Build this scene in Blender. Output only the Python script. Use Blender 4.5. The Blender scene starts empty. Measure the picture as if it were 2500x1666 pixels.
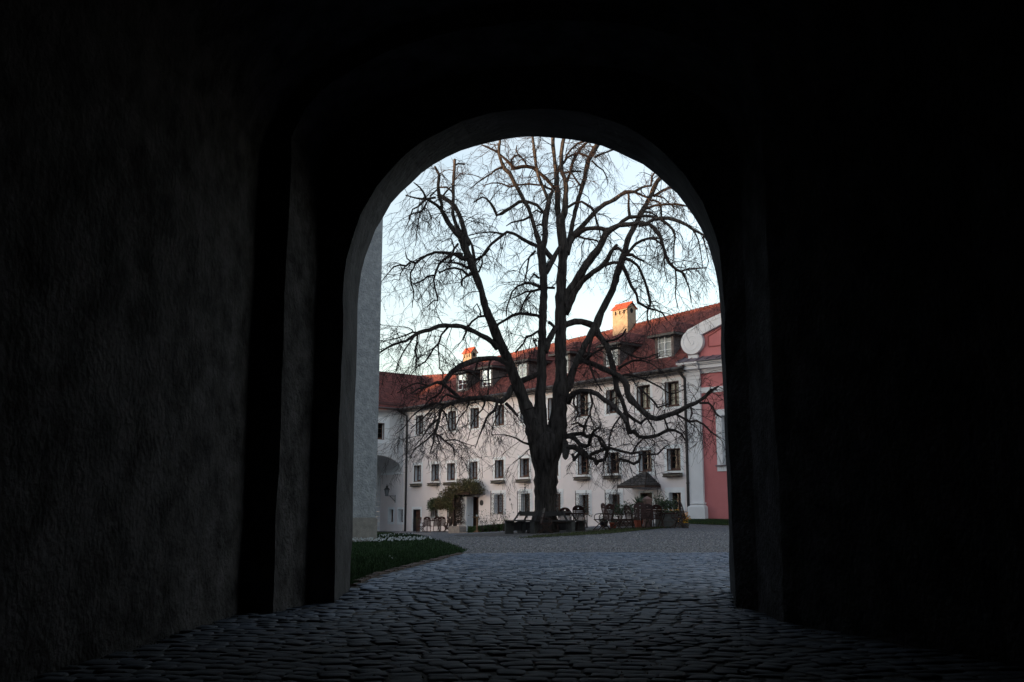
import bpy, math, random
import numpy as np
from mathutils import Vector, Matrix
from mathutils.geometry import delaunay_2d_cdt
R = math.radians
scene = bpy.context.scene
C = scene.collection

# ------------------------------------------------------------------ camera
PITCH = R(9.945)
EYE = (0.0, 0.0, 0.90)
cam_data = bpy.data.cameras.new('camera')
cam_data.sensor_width = 36.0
cam_data.lens = 36.0 * 2400 / 2500
cam_data.clip_start = 0.05
cam_data.clip_end = 3000
cam = bpy.data.objects.new('camera', cam_data)
cam.location = EYE
cam.rotation_euler = (R(90) + PITCH, 0, 0)
C.objects.link(cam)
scene.camera = cam

# ------------------------------------------------------------------ sky, sun, exposure
SUN_TO = Vector((-0.85, -0.53, 0.055)).normalized()      # towards the sun: low, behind and left of the camera
SUN_EL = math.asin(SUN_TO.z)
SUN_AZ = math.atan2(SUN_TO.x, SUN_TO.y)
world = bpy.data.worlds.new('World')
scene.world = world
world.use_nodes = True
wn, wl = world.node_tree.nodes, world.node_tree.links
wn.clear()
sky_tex = wn.new('ShaderNodeTexSky')
sky_tex.sky_type = 'NISHITA'
sky_tex.sun_disc = False
sky_tex.sun_elevation = SUN_EL
sky_tex.sun_rotation = SUN_AZ
sky_tex.air_density = 1.0
sky_tex.dust_density = 1.2
sky_tex.ozone_density = 1.6
bg = wn.new('ShaderNodeBackground')
bg.inputs['Strength'].default_value = 0.15
wout = wn.new('ShaderNodeOutputWorld')
# thin high cirrus: pale streaks mixed over the blue
tc = wn.new('ShaderNodeTexCoord')
mp = wn.new('ShaderNodeMapping'); mp.inputs['Scale'].default_value = (1.3, 1.3, 5.0)
nz = wn.new('ShaderNodeTexNoise'); nz.inputs['Scale'].default_value = 3.0; nz.inputs['Detail'].default_value = 6
rmp = wn.new('ShaderNodeMapRange')
rmp.inputs['From Min'].default_value = 0.35; rmp.inputs['From Max'].default_value = 0.7
rmp.inputs['To Min'].default_value = 0.46; rmp.inputs['To Max'].default_value = 0.62
hs = wn.new('ShaderNodeHueSaturation'); hs.inputs['Saturation'].default_value = 0.15; hs.inputs['Value'].default_value = 1.05
mx = wn.new('ShaderNodeMix'); mx.data_type = 'RGBA'
wl.new(tc.outputs['Generated'], mp.inputs['Vector']); wl.new(mp.outputs[0], nz.inputs['Vector'])
wl.new(nz.outputs[0], rmp.inputs[0]); wl.new(rmp.outputs[0], mx.inputs['Factor'])
wl.new(sky_tex.outputs[0], mx.inputs['A']); wl.new(sky_tex.outputs[0], hs.inputs['Color'])
wl.new(hs.outputs[0], mx.inputs['B']); wl.new(mx.outputs['Result'], bg.inputs['Color'])
wl.new(bg.outputs[0], wout.inputs['Surface'])
sun_data = bpy.data.lights.new('sun', 'SUN')
sun_data.energy = 2.0
sun_data.angle = R(0.5)
sun_data.color = (1.0, 0.60, 0.30)
sun = bpy.data.objects.new('sun', sun_data)
sun.rotation_euler = SUN_TO.to_track_quat('Z', 'Y').to_euler()
sun.location = (-30, -40, 30)
C.objects.link(sun)
vs = scene.view_settings
vs.view_transform = 'Standard'
vs.look = 'None'
vs.exposure = 2.38
vs.gamma = 1.0
vs.use_curve_mapping = False
scene.render.engine = 'CYCLES'
scene.cycles.max_bounces = 8
scene.cycles.diffuse_bounces = 5
scene.cycles.use_denoising = True
scene.cycles.sample_clamp_indirect = 4.0

# ------------------------------------------------------------------ measuring helpers
F_PX, CX, CY = 2400.0, 1250.0, 833.0
def ray(u, v):
    X, Z = u - CX, CY - v
    return np.array([X, F_PX*math.cos(PITCH) - Z*math.sin(PITCH), F_PX*math.sin(PITCH) + Z*math.cos(PITCH)])
def at(u, v, y):                                         # the point of a sight line that lies y metres ahead
    r = ray(u, v); k = y / r[1]
    return Vector((EYE[0]+r[0]*k, EYE[1]+r[1]*k, EYE[2]+r[2]*k))
class Frame:                                             # a facade: x along it, y out of it, z up
    def __init__(s, o, deg):
        s.o = np.array(o, float); a = R(deg); s.a = a
        s.d = np.array([math.cos(a), math.sin(a), 0]); s.n = np.array([-math.sin(a), math.cos(a), 0])
    def __call__(s, u, v, w=0.0):                        # where a sight line meets the plane w in front of the facade
        r = ray(u, v); e = np.array(EYE)
        t = ((s.o - e) @ s.n + w) / (r @ s.n); P = e + t*r
        return float((P - s.o) @ s.d), float(P[2])
    def world(s, x, y, z=0.0):
        p = s.o + s.d*x + s.n*y
        return Vector((p[0], p[1], p[2]+z))
FM = Frame((8.785, 49.0, 0), 129.34)
FCH = Frame(FM.world(-0.12, 0.0), 141.0)

# ground heights by thin plate spline
GC = np.array([(-6,-5,0),(6,-5,0),(0,5,0),(-6,10,0),(6,10,0),(0,15,0),(-3,18,.0),(6,18,0),(0,22,0),(8,24,.02),(-8,24,.0),
  (-4.2,30,.06),(0,30,.06),(6,31,.12),(1.36,39,.16),(6.65,38.5,.33),(3.7,38.5,.27),(9.8,46,.33),(8.8,48.0,.42),(14,44,.4),
  (-4.9,60,-.24),(-7.4,67,-.3),(-1.3,55,-.2),(-2,50,-.06),(2.5,54,.1),(-10,64,-.3),(-15,50,-.2),(-15,35,0),(20,30,.15),(25,45,.5),(-30,60,-.3),(-30,10,0),(30,8,0),(-2,40,.06)])
def _tps_fit(P):
    n = len(P); d2 = ((P[:,None,:2]-P[None,:,:2])**2).sum(-1)
    K = np.where(d2 > 0, 0.5*d2*np.log(d2+1e-12), 0) + 0.15*np.eye(n)
    A = np.zeros((n+3, n+3)); A[:n,:n] = K; A[:n,n] = 1; A[:n,n+1:] = P[:,:2]; A[n,:n] = 1; A[n+1:,:n] = P[:,:2].T
    return np.linalg.solve(A, np.concatenate([P[:,2], np.zeros(3)]))
TPS = _tps_fit(GC)
def gz_many(x, y):
    x = np.asarray(x, float); y = np.asarray(y, float)
    xc = np.clip(x, -35, 35); yc = np.clip(y, -8, 72)
    d2 = (xc[...,None]-GC[:,0])**2 + (yc[...,None]-GC[:,1])**2
    z = (np.where(d2 > 0, 0.5*d2*np.log(d2+1e-12), 0) * TPS[:-3]).sum(-1) + TPS[-3] + TPS[-2]*xc + TPS[-1]*yc
    k = np.clip((y - 17.0)/6.0, 0, 1)                    # level paving in and before the gate
    S = lambda q: np.clip(q,0,1)**2*(3-2*np.clip(q,0,1))
    crown = np.clip(1 - ((x-.3)/(2.25+np.maximum(0,y-11)*1.5))**2, 0, 1)     # the paving humps up over the threshold
    return z * k*k*(3-2*k) + .14*S((y-8.7)/2.0)*(1-S((y-12)/13.0))*crown
def gz(x, y): return float(gz_many(np.array([x]), np.array([y]))[0])
def spot(u, y):                                          # ground point at a bearing and distance
    x = (u - CX) / 2433.0 * y
    return Vector((x, y, gz(x, y)))

# ------------------------------------------------------------------ materials
def mat(name, col, col2=None, rough=0.8, scale=6.0, bump=0.0, bscale=60.0, spec=0.3, island=0.0, metal=0.0,
        stretch=(1,1,1), detail=6.0, lo=0.35, hi=0.65, trans=0.0, dist=0.02, orand=0.0, world_pos=False):
    m = bpy.data.materials.new(name); m.use_nodes = True
    N, L = m.node_tree.nodes, m.node_tree.links
    b = N['Principled BSDF']
    b.inputs['Roughness'].default_value = rough
    b.inputs['Specular IOR Level'].default_value = spec
    b.inputs['Metallic'].default_value = metal
    col2 = col2 or tuple(c*0.8 for c in col)
    if world_pos:
        g = N.new('ShaderNodeNewGeometry'); vec = g.outputs['Position']
    else:
        t = N.new('ShaderNodeTexCoord'); vec = t.outputs['Object']
    mpn = N.new('ShaderNodeMapping'); mpn.inputs['Scale'].default_value = stretch
    L.new(vec, mpn.inputs['Vector'])
    n1 = N.new('ShaderNodeTexNoise'); n1.inputs['Scale'].default_value = scale; n1.inputs['Detail'].default_value = detail
    n1.inputs['Roughness'].default_value = 0.62
    L.new(mpn.outputs[0], n1.inputs['Vector'])
    mr = N.new('ShaderNodeMapRange'); mr.inputs['From Min'].default_value = lo; mr.inputs['From Max'].default_value = hi
    L.new(n1.outputs[0], mr.inputs[0])
    mix = N.new('ShaderNodeMix'); mix.data_type = 'RGBA'
    mix.inputs['A'].default_value = (*col, 1); mix.inputs['B'].default_value = (*col2, 1)
    L.new(mr.outputs[0], mix.inputs['Factor'])
    out = mix.outputs['Result']
    if island or orand:
        if island:
            g2 = N.new('ShaderNodeNewGeometry'); src = g2.outputs['Random Per Island']; amt = island
        else:
            g2 = N.new('ShaderNodeObjectInfo'); src = g2.outputs['Random']; amt = orand
        mr2 = N.new('ShaderNodeMapRange'); mr2.inputs['To Min'].default_value = 1-amt; mr2.inputs['To Max'].default_value = 1+amt
        L.new(src, mr2.inputs[0])
        h = N.new('ShaderNodeHueSaturation'); L.new(mr2.outputs[0], h.inputs['Value']); L.new(out, h.inputs['Color'])
        out = h.outputs[0]
    L.new(out, b.inputs['Base Color'])
    if bump:
        n2 = N.new('ShaderNodeTexNoise'); n2.inputs['Scale'].default_value = bscale; n2.inputs['Detail'].default_value = 8
        L.new(mpn.outputs[0], n2.inputs['Vector'])
        bp = N.new('ShaderNodeBump'); bp.inputs['Strength'].default_value = bump; bp.inputs['Distance'].default_value = dist
        L.new(n2.outputs[0], bp.inputs['Height']); L.new(bp.outputs[0], b.inputs['Normal'])
    return m
M = {}
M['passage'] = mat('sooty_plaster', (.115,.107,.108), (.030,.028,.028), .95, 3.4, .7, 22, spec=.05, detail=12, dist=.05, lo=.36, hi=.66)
M['passage_right'] = M['passage']  # the right half uses the same plaster as the left
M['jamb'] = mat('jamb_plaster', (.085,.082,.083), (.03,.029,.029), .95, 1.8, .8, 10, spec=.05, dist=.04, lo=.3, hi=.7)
M['outer'] = mat('gatehouse_render', (.55,.52,.48), (.42,.40,.37), .9, 1.2, .3, 30)
M['facade'] = mat('pinkish_white_render', (.80,.745,.755), (.71,.665,.675), .9, .8, .05, 40, spec=.2, lo=.3, hi=.75)
M['band'] = mat('white_lime_band', (.80,.83,.86), (.73,.76,.79), .9, 2, .08, 50, spec=.2)
M['wing'] = mat('cool_white_render', (.66,.67,.69), (.58,.59,.61), .9, .7, .12, 40, spec=.2)
M['quoin'] = mat('quoin_stone', (.62,.64,.66), (.5,.52,.55), .9, 3, .2, 40, orand=.12)
M['church_white'] = mat('church_white_paint', (.74,.75,.78), (.68,.69,.72), .85, 1.5, .06, 50, spec=.2)
M['church_pink'] = mat('church_pink_paint', (.57,.205,.21), (.47,.16,.165), .9, .8, .08, 50, spec=.15, lo=.3, hi=.75)
M['pink_line'] = mat('dark_pink_moulding', (.30,.08,.075), None, .9)
M['rooftile'] = mat('red_clay_tile', (.145,.043,.038), (.085,.031,.030), .85, 1.2, .3, 60, island=.34, spec=.25, lo=.35, hi=.7)
M['rooftile_new'] = mat('bright_clay_tile', (.40,.085,.045), (.30,.065,.035), .8, 3, .2, 60, spec=.25, orand=.1)
M['roofbase'] = mat('roof_underlay', (.10,.035,.028), None, .9)
M['slate'] = mat('metal_sheet_roof', (.16,.13,.15), (.11,.09,.11), .55, 2, .05, 30, spec=.4)
M['shingle'] = mat('weathered_shingle', (.085,.078,.078), (.04,.036,.036), .85, 4, .3, 50, orand=.3)
M['shingle_joined'] = mat('dormer_shingle', (.15,.125,.12), (.08,.068,.066), .85, 4, .3, 50, island=.3)
M['gutter'] = mat('dark_metal', (.035,.03,.03), None, .5, spec=.5)
M['iron'] = mat('wrought_iron', (.02,.02,.022), None, .55, spec=.5)
M['wood_dark'] = mat('dark_brown_wood', (.06,.03,.022), (.035,.018,.014), .6, 6, .2, 40, stretch=(1,1,.1))
M['wood_red'] = mat('red_brown_slat_wood', (.045,.014,.012), (.026,.010,.009), .55, 6, .15, 40, orand=.25)
M['wood_frame'] = mat('brown_window_wood', (.11,.055,.04), (.07,.035,.026), .6, 6)
M['wood_grey'] = mat('weathered_grey_wood', (.19,.17,.14), (.10,.09,.075), .85, 5, .4, 30, stretch=(.2,1,1), orand=.3)
M['wood_bench'] = mat('old_bench_wood', (.05,.045,.045), (.03,.027,.027), .7, 5, .3, 30, orand=.25)
M['wood_light'] = mat('light_brown_wood', (.34,.19,.11), (.25,.14,.08), .7, 6, .2, 40, stretch=(1,1,.15))
M['concrete'] = mat('grey_concrete', (.09,.088,.085), (.06,.058,.056), .9, 6, .3, 40)
M['stone'] = mat('grey_trough_stone', (.33,.28,.25), (.22,.19,.17), .9, 5, .5, 25)
M['pinkstone'] = mat('pink_marble_post', (.24,.145,.13), (.18,.11,.10), .8, 6, .2, 30)
M['brick_planter'] = mat('reddish_planter', (.19,.12,.105), (.12,.08,.07), .9, 8, .4, 30, orand=.2)
M['tower'] = mat('pebbledash_tower', (.36,.37,.385), (.235,.245,.26), .95, 5, .7, 16, spec=.1, lo=.32, hi=.58, dist=.06, detail=12)
M['tower_base'] = mat('tower_plinth_render', (.27,.25,.23), (.19,.178,.165), .95, 5, .6, 40, spec=.1)
M['ground'] = mat('gravel', (.27,.27,.29), (.06,.06,.067), .95, 13, .9, 70, spec=.15, lo=.35, hi=.6, dist=.03, detail=10, world_pos=True)
M['pebble'] = mat('gravel_stone', (.30,.29,.29), (.14,.13,.13), .9, 30, island=.5, world_pos=True)
M['earth'] = mat('bare_earth', (.10,.088,.085), (.06,.054,.052), .95, 3, .6, 40, world_pos=True)
M['joint'] = mat('sandy_joint', (.085,.077,.07), (.045,.04,.037), .95, 20, .6, 90, world_pos=True)
def cobble_mat(name, island):
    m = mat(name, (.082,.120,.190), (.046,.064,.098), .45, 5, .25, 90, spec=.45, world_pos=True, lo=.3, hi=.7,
            **({'island':.30} if island else {'orand':.30}))
    N, L = m.node_tree.nodes, m.node_tree.links; b = N['Principled BSDF']
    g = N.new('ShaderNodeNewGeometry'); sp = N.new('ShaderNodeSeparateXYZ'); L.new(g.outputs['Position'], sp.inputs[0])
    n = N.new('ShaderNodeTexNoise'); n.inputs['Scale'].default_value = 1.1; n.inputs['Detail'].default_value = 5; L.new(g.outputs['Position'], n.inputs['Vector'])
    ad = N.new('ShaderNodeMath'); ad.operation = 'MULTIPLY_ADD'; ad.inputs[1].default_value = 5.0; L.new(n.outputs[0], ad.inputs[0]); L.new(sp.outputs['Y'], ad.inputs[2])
    dry = N.new('ShaderNodeMapRange'); dry.inputs['From Min'].default_value = 16.0; dry.inputs['From Max'].default_value = 8.0; L.new(ad.outputs[0], dry.inputs[0])  # greyer, rougher and less shiny towards the inner passage
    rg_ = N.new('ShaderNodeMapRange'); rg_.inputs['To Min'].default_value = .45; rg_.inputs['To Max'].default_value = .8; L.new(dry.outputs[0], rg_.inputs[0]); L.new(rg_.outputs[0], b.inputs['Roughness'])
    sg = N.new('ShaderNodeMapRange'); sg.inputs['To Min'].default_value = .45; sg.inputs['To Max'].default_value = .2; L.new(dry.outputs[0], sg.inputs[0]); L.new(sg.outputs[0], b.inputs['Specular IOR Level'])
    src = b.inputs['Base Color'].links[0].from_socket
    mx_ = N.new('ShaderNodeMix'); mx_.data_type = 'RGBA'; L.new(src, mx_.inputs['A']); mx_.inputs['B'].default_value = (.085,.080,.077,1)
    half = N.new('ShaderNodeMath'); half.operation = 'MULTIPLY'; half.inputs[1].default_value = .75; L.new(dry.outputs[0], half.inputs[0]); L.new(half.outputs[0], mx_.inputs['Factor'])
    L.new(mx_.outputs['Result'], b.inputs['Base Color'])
    return m
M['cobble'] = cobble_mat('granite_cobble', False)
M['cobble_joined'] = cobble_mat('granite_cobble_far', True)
M['edging'] = mat('edging_brick', (.085,.055,.046), (.05,.036,.03), .9, 8, .3, 40, orand=.3)
M['lit_turf'] = mat('turf_lit_copy', (.055,.07,.03), (.045,.04,.028), .95, 3, .7, 60, spec=.05, world_pos=True)  # lit copy of the turf: open courtyard light put into the colour
M['lit_blade'] = mat('grass_blade_lit_copy', (.075,.10,.04), (.06,.06,.03), .8, 2, spec=.1, island=.4, world_pos=True)  # blades of the strip, brightened in colour as if better lit
M['kerb'] = mat('pale_kerb', (.36,.35,.34), (.26,.25,.25), .9, 6, .3, 40)
M['turf'] = mat('turf', (.020,.036,.014), (.012,.022,.009), .95, 4, .7, 60, spec=.05, world_pos=True)  # gatehouse shade on the lawn put into this darker green
M['blade'] = mat('grass_blade', (.027,.055,.020), (.016,.032,.013), .8, 2, spec=.1, island=.4, world_pos=True)
M['bark'] = mat('linden_bark', (.075,.065,.06), (.022,.019,.018), .95, 9, 1.0, 11, spec=.1, stretch=(1,1,.16), dist=.12, lo=.35, hi=.65)
M['branch'] = mat('branch_bark', (.045,.036,.033), (.03,.024,.023), .9, 5, .6, 25, spec=.1)
M['twig'] = mat('twig_bark', (.05,.037,.035), (.03,.024,.024), .85, 5, spec=.1)
M['ivy'] = mat('ivy_leaf', (.095,.105,.045), (.115,.085,.05), .8, 1.2, island=.45, spec=.15)
M['ivy_green'] = mat('ivy_leaf_green', (.06,.09,.04), (.08,.08,.045), .8, 1.5, island=.4, spec=.15)
M['leaf'] = mat('shrub_leaf', (.07,.10,.055), (.045,.07,.035), .7, 3, island=.4)
M['hedge'] = mat('low_hedge_leaf', (.065,.11,.03), (.04,.07,.02), .7, 3, island=.4)
M['yucca'] = mat('yucca_leaf', (.09,.13,.075), (.05,.08,.045), .6, 3, island=.3)
M['stem'] = mat('brown_stem', (.075,.055,.045), None, .9)
M['terracotta'] = mat('terracotta', (.38,.10,.06), (.30,.08,.05), .8, 5)
M['bluepot'] = mat('dark_blue_glaze', (.03,.035,.06), None, .35, spec=.5)
M['yellow'] = mat('yellow_petal', (.72,.42,.03), (.75,.24,.03), .7, 6, island=.2)
M['whitepetal'] = mat('white_petal', (.50,.52,.52), (.4,.42,.42), .7, 6, island=.2)
M['curtain'] = mat('cream_curtain', (.62,.58,.48), (.50,.46,.38), .9, 3, stretch=(8,8,.3))
M['curtain_white'] = mat('white_net_curtain', (.42,.44,.46), (.30,.32,.34), .9, 3, stretch=(8,8,.3))
M['room'] = mat('dark_room', (.02,.018,.017), None, .9)
M['chimney'] = mat('chimney_render', (.34,.265,.19), (.25,.195,.145), .9, 3, .3, 30)
M['hole'] = mat('flue_soot', (.008,.008,.008), None, .95)
M['lampglass'] = mat('lantern_glass', (.20,.21,.22), None, .2, spec=.5)
M['plaque'] = mat('dark_plaque', (.04,.042,.05), None, .5, spec=.5)
M['debris'] = mat('fallen_bits', (.035,.025,.02), (.06,.035,.025), .9, 5, island=.3)
M['moss'] = mat('joint_moss', (.05,.05,.025), None, .95, island=.3)
def glass_mat(rough=.03, ior=1.28):
    m = bpy.data.materials.new('window_glass'); m.use_nodes = True
    N, L = m.node_tree.nodes, m.node_tree.links
    N.clear()
    o = N.new('ShaderNodeOutputMaterial'); t = N.new('ShaderNodeBsdfTransparent'); t.inputs[0].default_value = (.8,.82,.81,1)
    g = N.new('ShaderNodeBsdfGlossy'); g.inputs['Roughness'].default_value = rough
    f = N.new('ShaderNodeFresnel'); f.inputs['IOR'].default_value = ior
    x = N.new('ShaderNodeMixShader')
    L.new(f.outputs[0], x.inputs[0]); L.new(t.outputs[0], x.inputs[1]); L.new(g.outputs[0], x.inputs[2]); L.new(x.outputs[0], o.inputs[0])
    return m
M['glass'] = glass_mat()
M['old_glass'] = glass_mat(.35, 1.15)

# ------------------------------------------------------------------ mesh building
class MB:
    def __init__(s): s.v = []; s.f = []; s.mi = []; s.cur = 0
    def add(s, vs_, fs_):
        o = len(s.v); s.v += [tuple(p) for p in vs_]; s.f += [tuple(i+o for i in f) for f in fs_]; s.mi += [s.cur]*len(fs_)
        return s
    def quad(s, a, b, c, d): return s.add([a,b,c,d], [(0,1,2,3)])
    def box(s, x0, x1, y0, y1, z0, z1, mtx=None):
        vs_ = [Vector((x,y,z)) for z in (z0,z1) for y in (y0,y1) for x in (x0,x1)]
        if mtx: vs_ = [mtx @ p for p in vs_]
        return s.add(vs_, [(0,2,3,1),(4,5,7,6),(0,1,5,4),(2,6,7,3),(0,4,6,2),(1,3,7,5)])
    def bar(s, a, b, w, h=None, up=(0,0,1)):             # a rectangular bar from a to b
        a, b = Vector(a), Vector(b); h = h or w
        t = (b-a).normalized(); u = Vector(up)
        if abs(t.dot(u)) > .98: u = Vector((0,1,0))
        x = t.cross(u).normalized(); y = x.cross(t)
        vs_ = [p + x*(sx*w/2) + y*(sy*h/2) for p in (a,b) for sx,sy in ((-1,-1),(1,-1),(1,1),(-1,1))]
        return s.add(vs_, [(0,3,2,1),(4,5,6,7),(0,1,5,4),(1,2,6,5),(2,3,7,6),(3,0,4,7)])
    def tube(s, pts, rad, n=6, cap=True, rng=None, rough=0.0, furrow=0.0):
        pts = [Vector(p) for p in pts]; k = len(pts)
        if not hasattr(rad, '__len__'): rad = [rad]*k
        ref = None; o = len(s.v); fs_ = []; vs_ = []
        fw = [rng.gauss(0,1) for _ in range(n)] if furrow else None
        for i, p in enumerate(pts):
            if furrow: fw = [.8*q + .6*rng.gauss(0,1) for q in fw]
            t = (pts[min(i+1,k-1)] - pts[max(i-1,0)])
            t = t.normalized() if t.length > 1e-9 else Vector((0,0,1))
            if ref is None:
                ref = t.orthogonal().normalized()
            ref = ref - t*ref.dot(t)
            ref = ref.normalized() if ref.length > 1e-6 else t.orthogonal().normalized()
            bi = t.cross(ref)
            for j in range(n):
                a = 2*math.pi*j/n; r = rad[i]
                if rough: r *= 1 + rough*(rng.random()-.5)*2
                if furrow: r *= 1 + furrow*fw[j]
                vs_.append(p + ref*(r*math.cos(a)) + bi*(r*math.sin(a)))
        for i in range(k-1):
            for j in range(n):
                a, b = i*n+j, i*n+(j+1)%n
                fs_.append((a, b, b+n, a+n))
        if cap:
            fs_.append(tuple(reversed(range(n)))); fs_.append(tuple(range((k-1)*n, k*n)))
        return s.add(vs_, fs_)
    def prism(s, poly, y0, y1, plane='xz'):              # a polygon (x,z) pulled from y0 to y1
        n = len(poly)
        vs_ = [(x,y0,z) for x,z in poly] + [(x,y1,z) for x,z in poly]
        if plane == 'xy': vs_ = [(x,y,y0) for x,y in poly] + [(x,y,y1) for x,y in poly]
        return s.add(vs_, [tuple(reversed(range(n))), tuple(range(n,2*n))] + [(i,(i+1)%n,n+(i+1)%n,n+i) for i in range(n)])
    def lathe(s, prof, c=(0,0,0), n=12):
        k = len(prof); vs_ = []
        for r, z in prof:
            for j in range(n):
                a = 2*math.pi*j/n; vs_.append((c[0]+r*math.cos(a), c[1]+r*math.sin(a), c[2]+z))
        fs_ = [(i*n+j, i*n+(j+1)%n, (i+1)*n+(j+1)%n, (i+1)*n+j) for i in range(k-1) for j in range(n)]
        fs_ += [tuple(reversed(range(n))), tuple(range((k-1)*n,k*n))]
        return s.add(vs_, fs_)
    def mesh(s, name, mats, smooth=False):
        me = bpy.data.meshes.new(name); me.from_pydata(s.v, [], s.f)
        for m in (mats if isinstance(mats, (list,tuple)) else [mats]): me.materials.append(m)
        if any(s.mi): me.polygons.foreach_set('material_index', s.mi)
        if smooth: me.polygons.foreach_set('use_smooth', [True]*len(me.polygons))
        me.update()
        return me
    def build(s, name, mats, parent=None, smooth=False, kind=None, loc=None, rz=0.0):
        return link(name, s.mesh(name, mats, smooth), parent, kind, loc, rz)
def link(name, me, parent=None, kind=None, loc=None, rz=0.0):
    o = bpy.data.objects.new(name, me); C.objects.link(o)
    if parent is not None: o.parent = parent
    if kind: o['kind'] = kind
    if loc is not None: o.location = loc
    if rz: o.rotation_euler = (0,0,rz)
    return o
def tag(o, label, cat, group=None):
    o['label'] = label; o['category'] = cat
    if group: o['group'] = group
    return o
def thing(name, label, cat, loc=(0,0,0), rz=0.0, group=None):
    o = bpy.data.objects.new(name, None); C.objects.link(o); o.empty_display_size = .2
    o.location = loc; o.rotation_euler = (0,0,rz)
    return tag(o, label, cat, group)
def dup(root, loc, rz, label=None, scale=None):
    r = root.copy(); C.objects.link(r); r.location = loc; r.rotation_euler = (0,0,rz)
    if label: r['label'] = label
    if scale: r.scale = scale
    for ch in list(root.children):
        c = ch.copy(); C.objects.link(c); c.parent = r
        for g in ch.children:
            d = g.copy(); C.objects.link(d); d.parent = c
    return r
def pip(x, y, poly):
    ins = False; n = len(poly); j = n-1
    for i in range(n):
        xi, yi = poly[i]; xj, yj = poly[j]
        if (yi > y) != (yj > y) and x < (xj-xi)*(y-yi)/(yj-yi)+xi: ins = not ins
        j = i
    return ins
def draped(poly, step, dz, rng):                         # a polygon laid on the ground
    pts = []; n = len(poly)
    for i in range(n):
        a, b = Vector(poly[i]), Vector(poly[(i+1)%n]); k = max(1, int((b-a).length/step))
        for q in range(k): pts.append(a.lerp(b, q/k))
    ne = len(pts); xs = [p[0] for p in poly]; ys = [p[1] for p in poly]
    x = min(xs)
    while x < max(xs):
        y = min(ys)
        while y < max(ys):
            q = (x+rng.uniform(-.2,.2)*step, y+rng.uniform(-.2,.2)*step)
            if pip(q[0], q[1], poly): pts.append(Vector(q))
            y += step
        x += step
    v, e, f, *_ = delaunay_2d_cdt(pts, [(i,(i+1)%ne) for i in range(ne)], [], 1, 1e-4)
    z = gz_many(np.array([p.x for p in v]), np.array([p.y for p in v])) + dz
    m = MB(); m.add([(p.x,p.y,zz) for p,zz in zip(v,z)], [tuple(t) for t in f])
    return m

# ------------------------------------------------------------------ ground
rng = random.Random(3)
def build_ground():
    xs = sorted(set(list(np.arange(-36,36.1,.75)) + [-600,-300,-150,-80,-55,55,80,150,300,600]))
    ys = sorted(set(list(np.arange(-9,73,.75)) + [-600,-300,-120,-50,-25,90,120,200,400,700]))
    X, Y = np.meshgrid(xs, ys); Z = gz_many(X, Y)
    nx, ny = len(xs), len(ys)
    m = MB(); m.add(list(zip(X.ravel(), Y.ravel(), Z.ravel())), [(j*nx+i, j*nx+i+1, (j+1)*nx+i+1, (j+1)*nx+i) for j in range(ny-1) for i in range(nx-1)])
    return m.build('ground', M['ground'], smooth=True, kind='structure')
build_ground()
LAWN_EDGE = [(-1.84,11.35),(-1.74,12.4),(-1.50,14.3),(-1.28,18.0),(-1.14,21.2),(-1.10,24.2),(-1.6,27.5),(-2.6,32.5),(-4.3,43),(-6.3,56),(-7.8,64.5)]
LAWN = LAWN_EDGE + [(-10.5,68),(-26,62),(-26,11.35)]
lawn = draped(LAWN, .8, .012, rng).build('lawn', M['turf'], smooth=True, kind='structure')
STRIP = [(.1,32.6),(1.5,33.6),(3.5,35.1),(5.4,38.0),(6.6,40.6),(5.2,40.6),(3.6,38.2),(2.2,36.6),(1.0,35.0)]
draped(STRIP, .4, .012, rng).build('grass_strip', M['lit_turf'], smooth=True, kind='structure')
EARTH = [(-2.2,37.6),(-1.4,35.4),(.2,34.6),(1.2,35.4),(2.4,37.0),(4,38.6),(6.6,41.0),(7.4,44.5),(3,46),(-.8,43),(-2.2,40)]
draped(EARTH, .5, .008, rng).build('bare_earth', M['earth'], smooth=True, kind='structure')
# the bank at the foot of the church
bank = MB()
for i in range(24):
    t0, t1 = -.2+i*.4, .2+i*.4
    for (w0,h0),(w1,h1) in (((1.5,0),(1.0,.12)),((1.0,.12),(.3,.20)),((.3,.20),(-.3,.22))):
        def bp(t,w,h):
            p = FCH.world(-t, w); return (p.x, p.y, max(gz(p.x,p.y),.3)+h+.015-(.25 if h == 0 else 0))
        bank.quad(bp(t0,w0,h0), bp(t1,w0,h0), bp(t1,w1,h1), bp(t0,w1,h1))
bank.build('grass_bank', M['turf'], smooth=True, kind='structure')
# paving: sheet and cobbles
def lawn_x(y):
    e = LAWN_EDGE
    for (x0,y0),(x1,y1) in zip(e, e[1:]):
        if y0 <= y <= y1: return x0+(x1-x0)*(y-y0)/(y1-y0)
    return -1.84
PL = [(-6,-2.95),(5.46,-2.62),(8.95,-2.42),(9.0,-2.16),(9.85,-2.0),(9.9,-1.78),(11.3,-1.85)]
PR = [(-6,3.6),(2,3.35),(6.0,2.95),(8.05,2.30),(9.4,2.12),(11.3,2.5)]
def interp(tab, y):
    for (y0,x0),(y1,x1) in zip(tab, tab[1:]):
        if y0 <= y <= y1: return x0+(x1-x0)*(y-y0)/(y1-y0)
    return tab[-1][1]
def pave_x(y):
    if y < 11.3: return interp(PL, y), interp(PR, y)
    return max(lawn_x(y)+.10, -2.0), min(2.5+(y-11.3)*2.2, 8.5)
def pave_top(x): return 21.75 + .11*(x+.4) + .25*math.sin(x*1.1)
sheet = MB(); ysr = list(np.arange(-6,21.4,.25))
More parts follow.
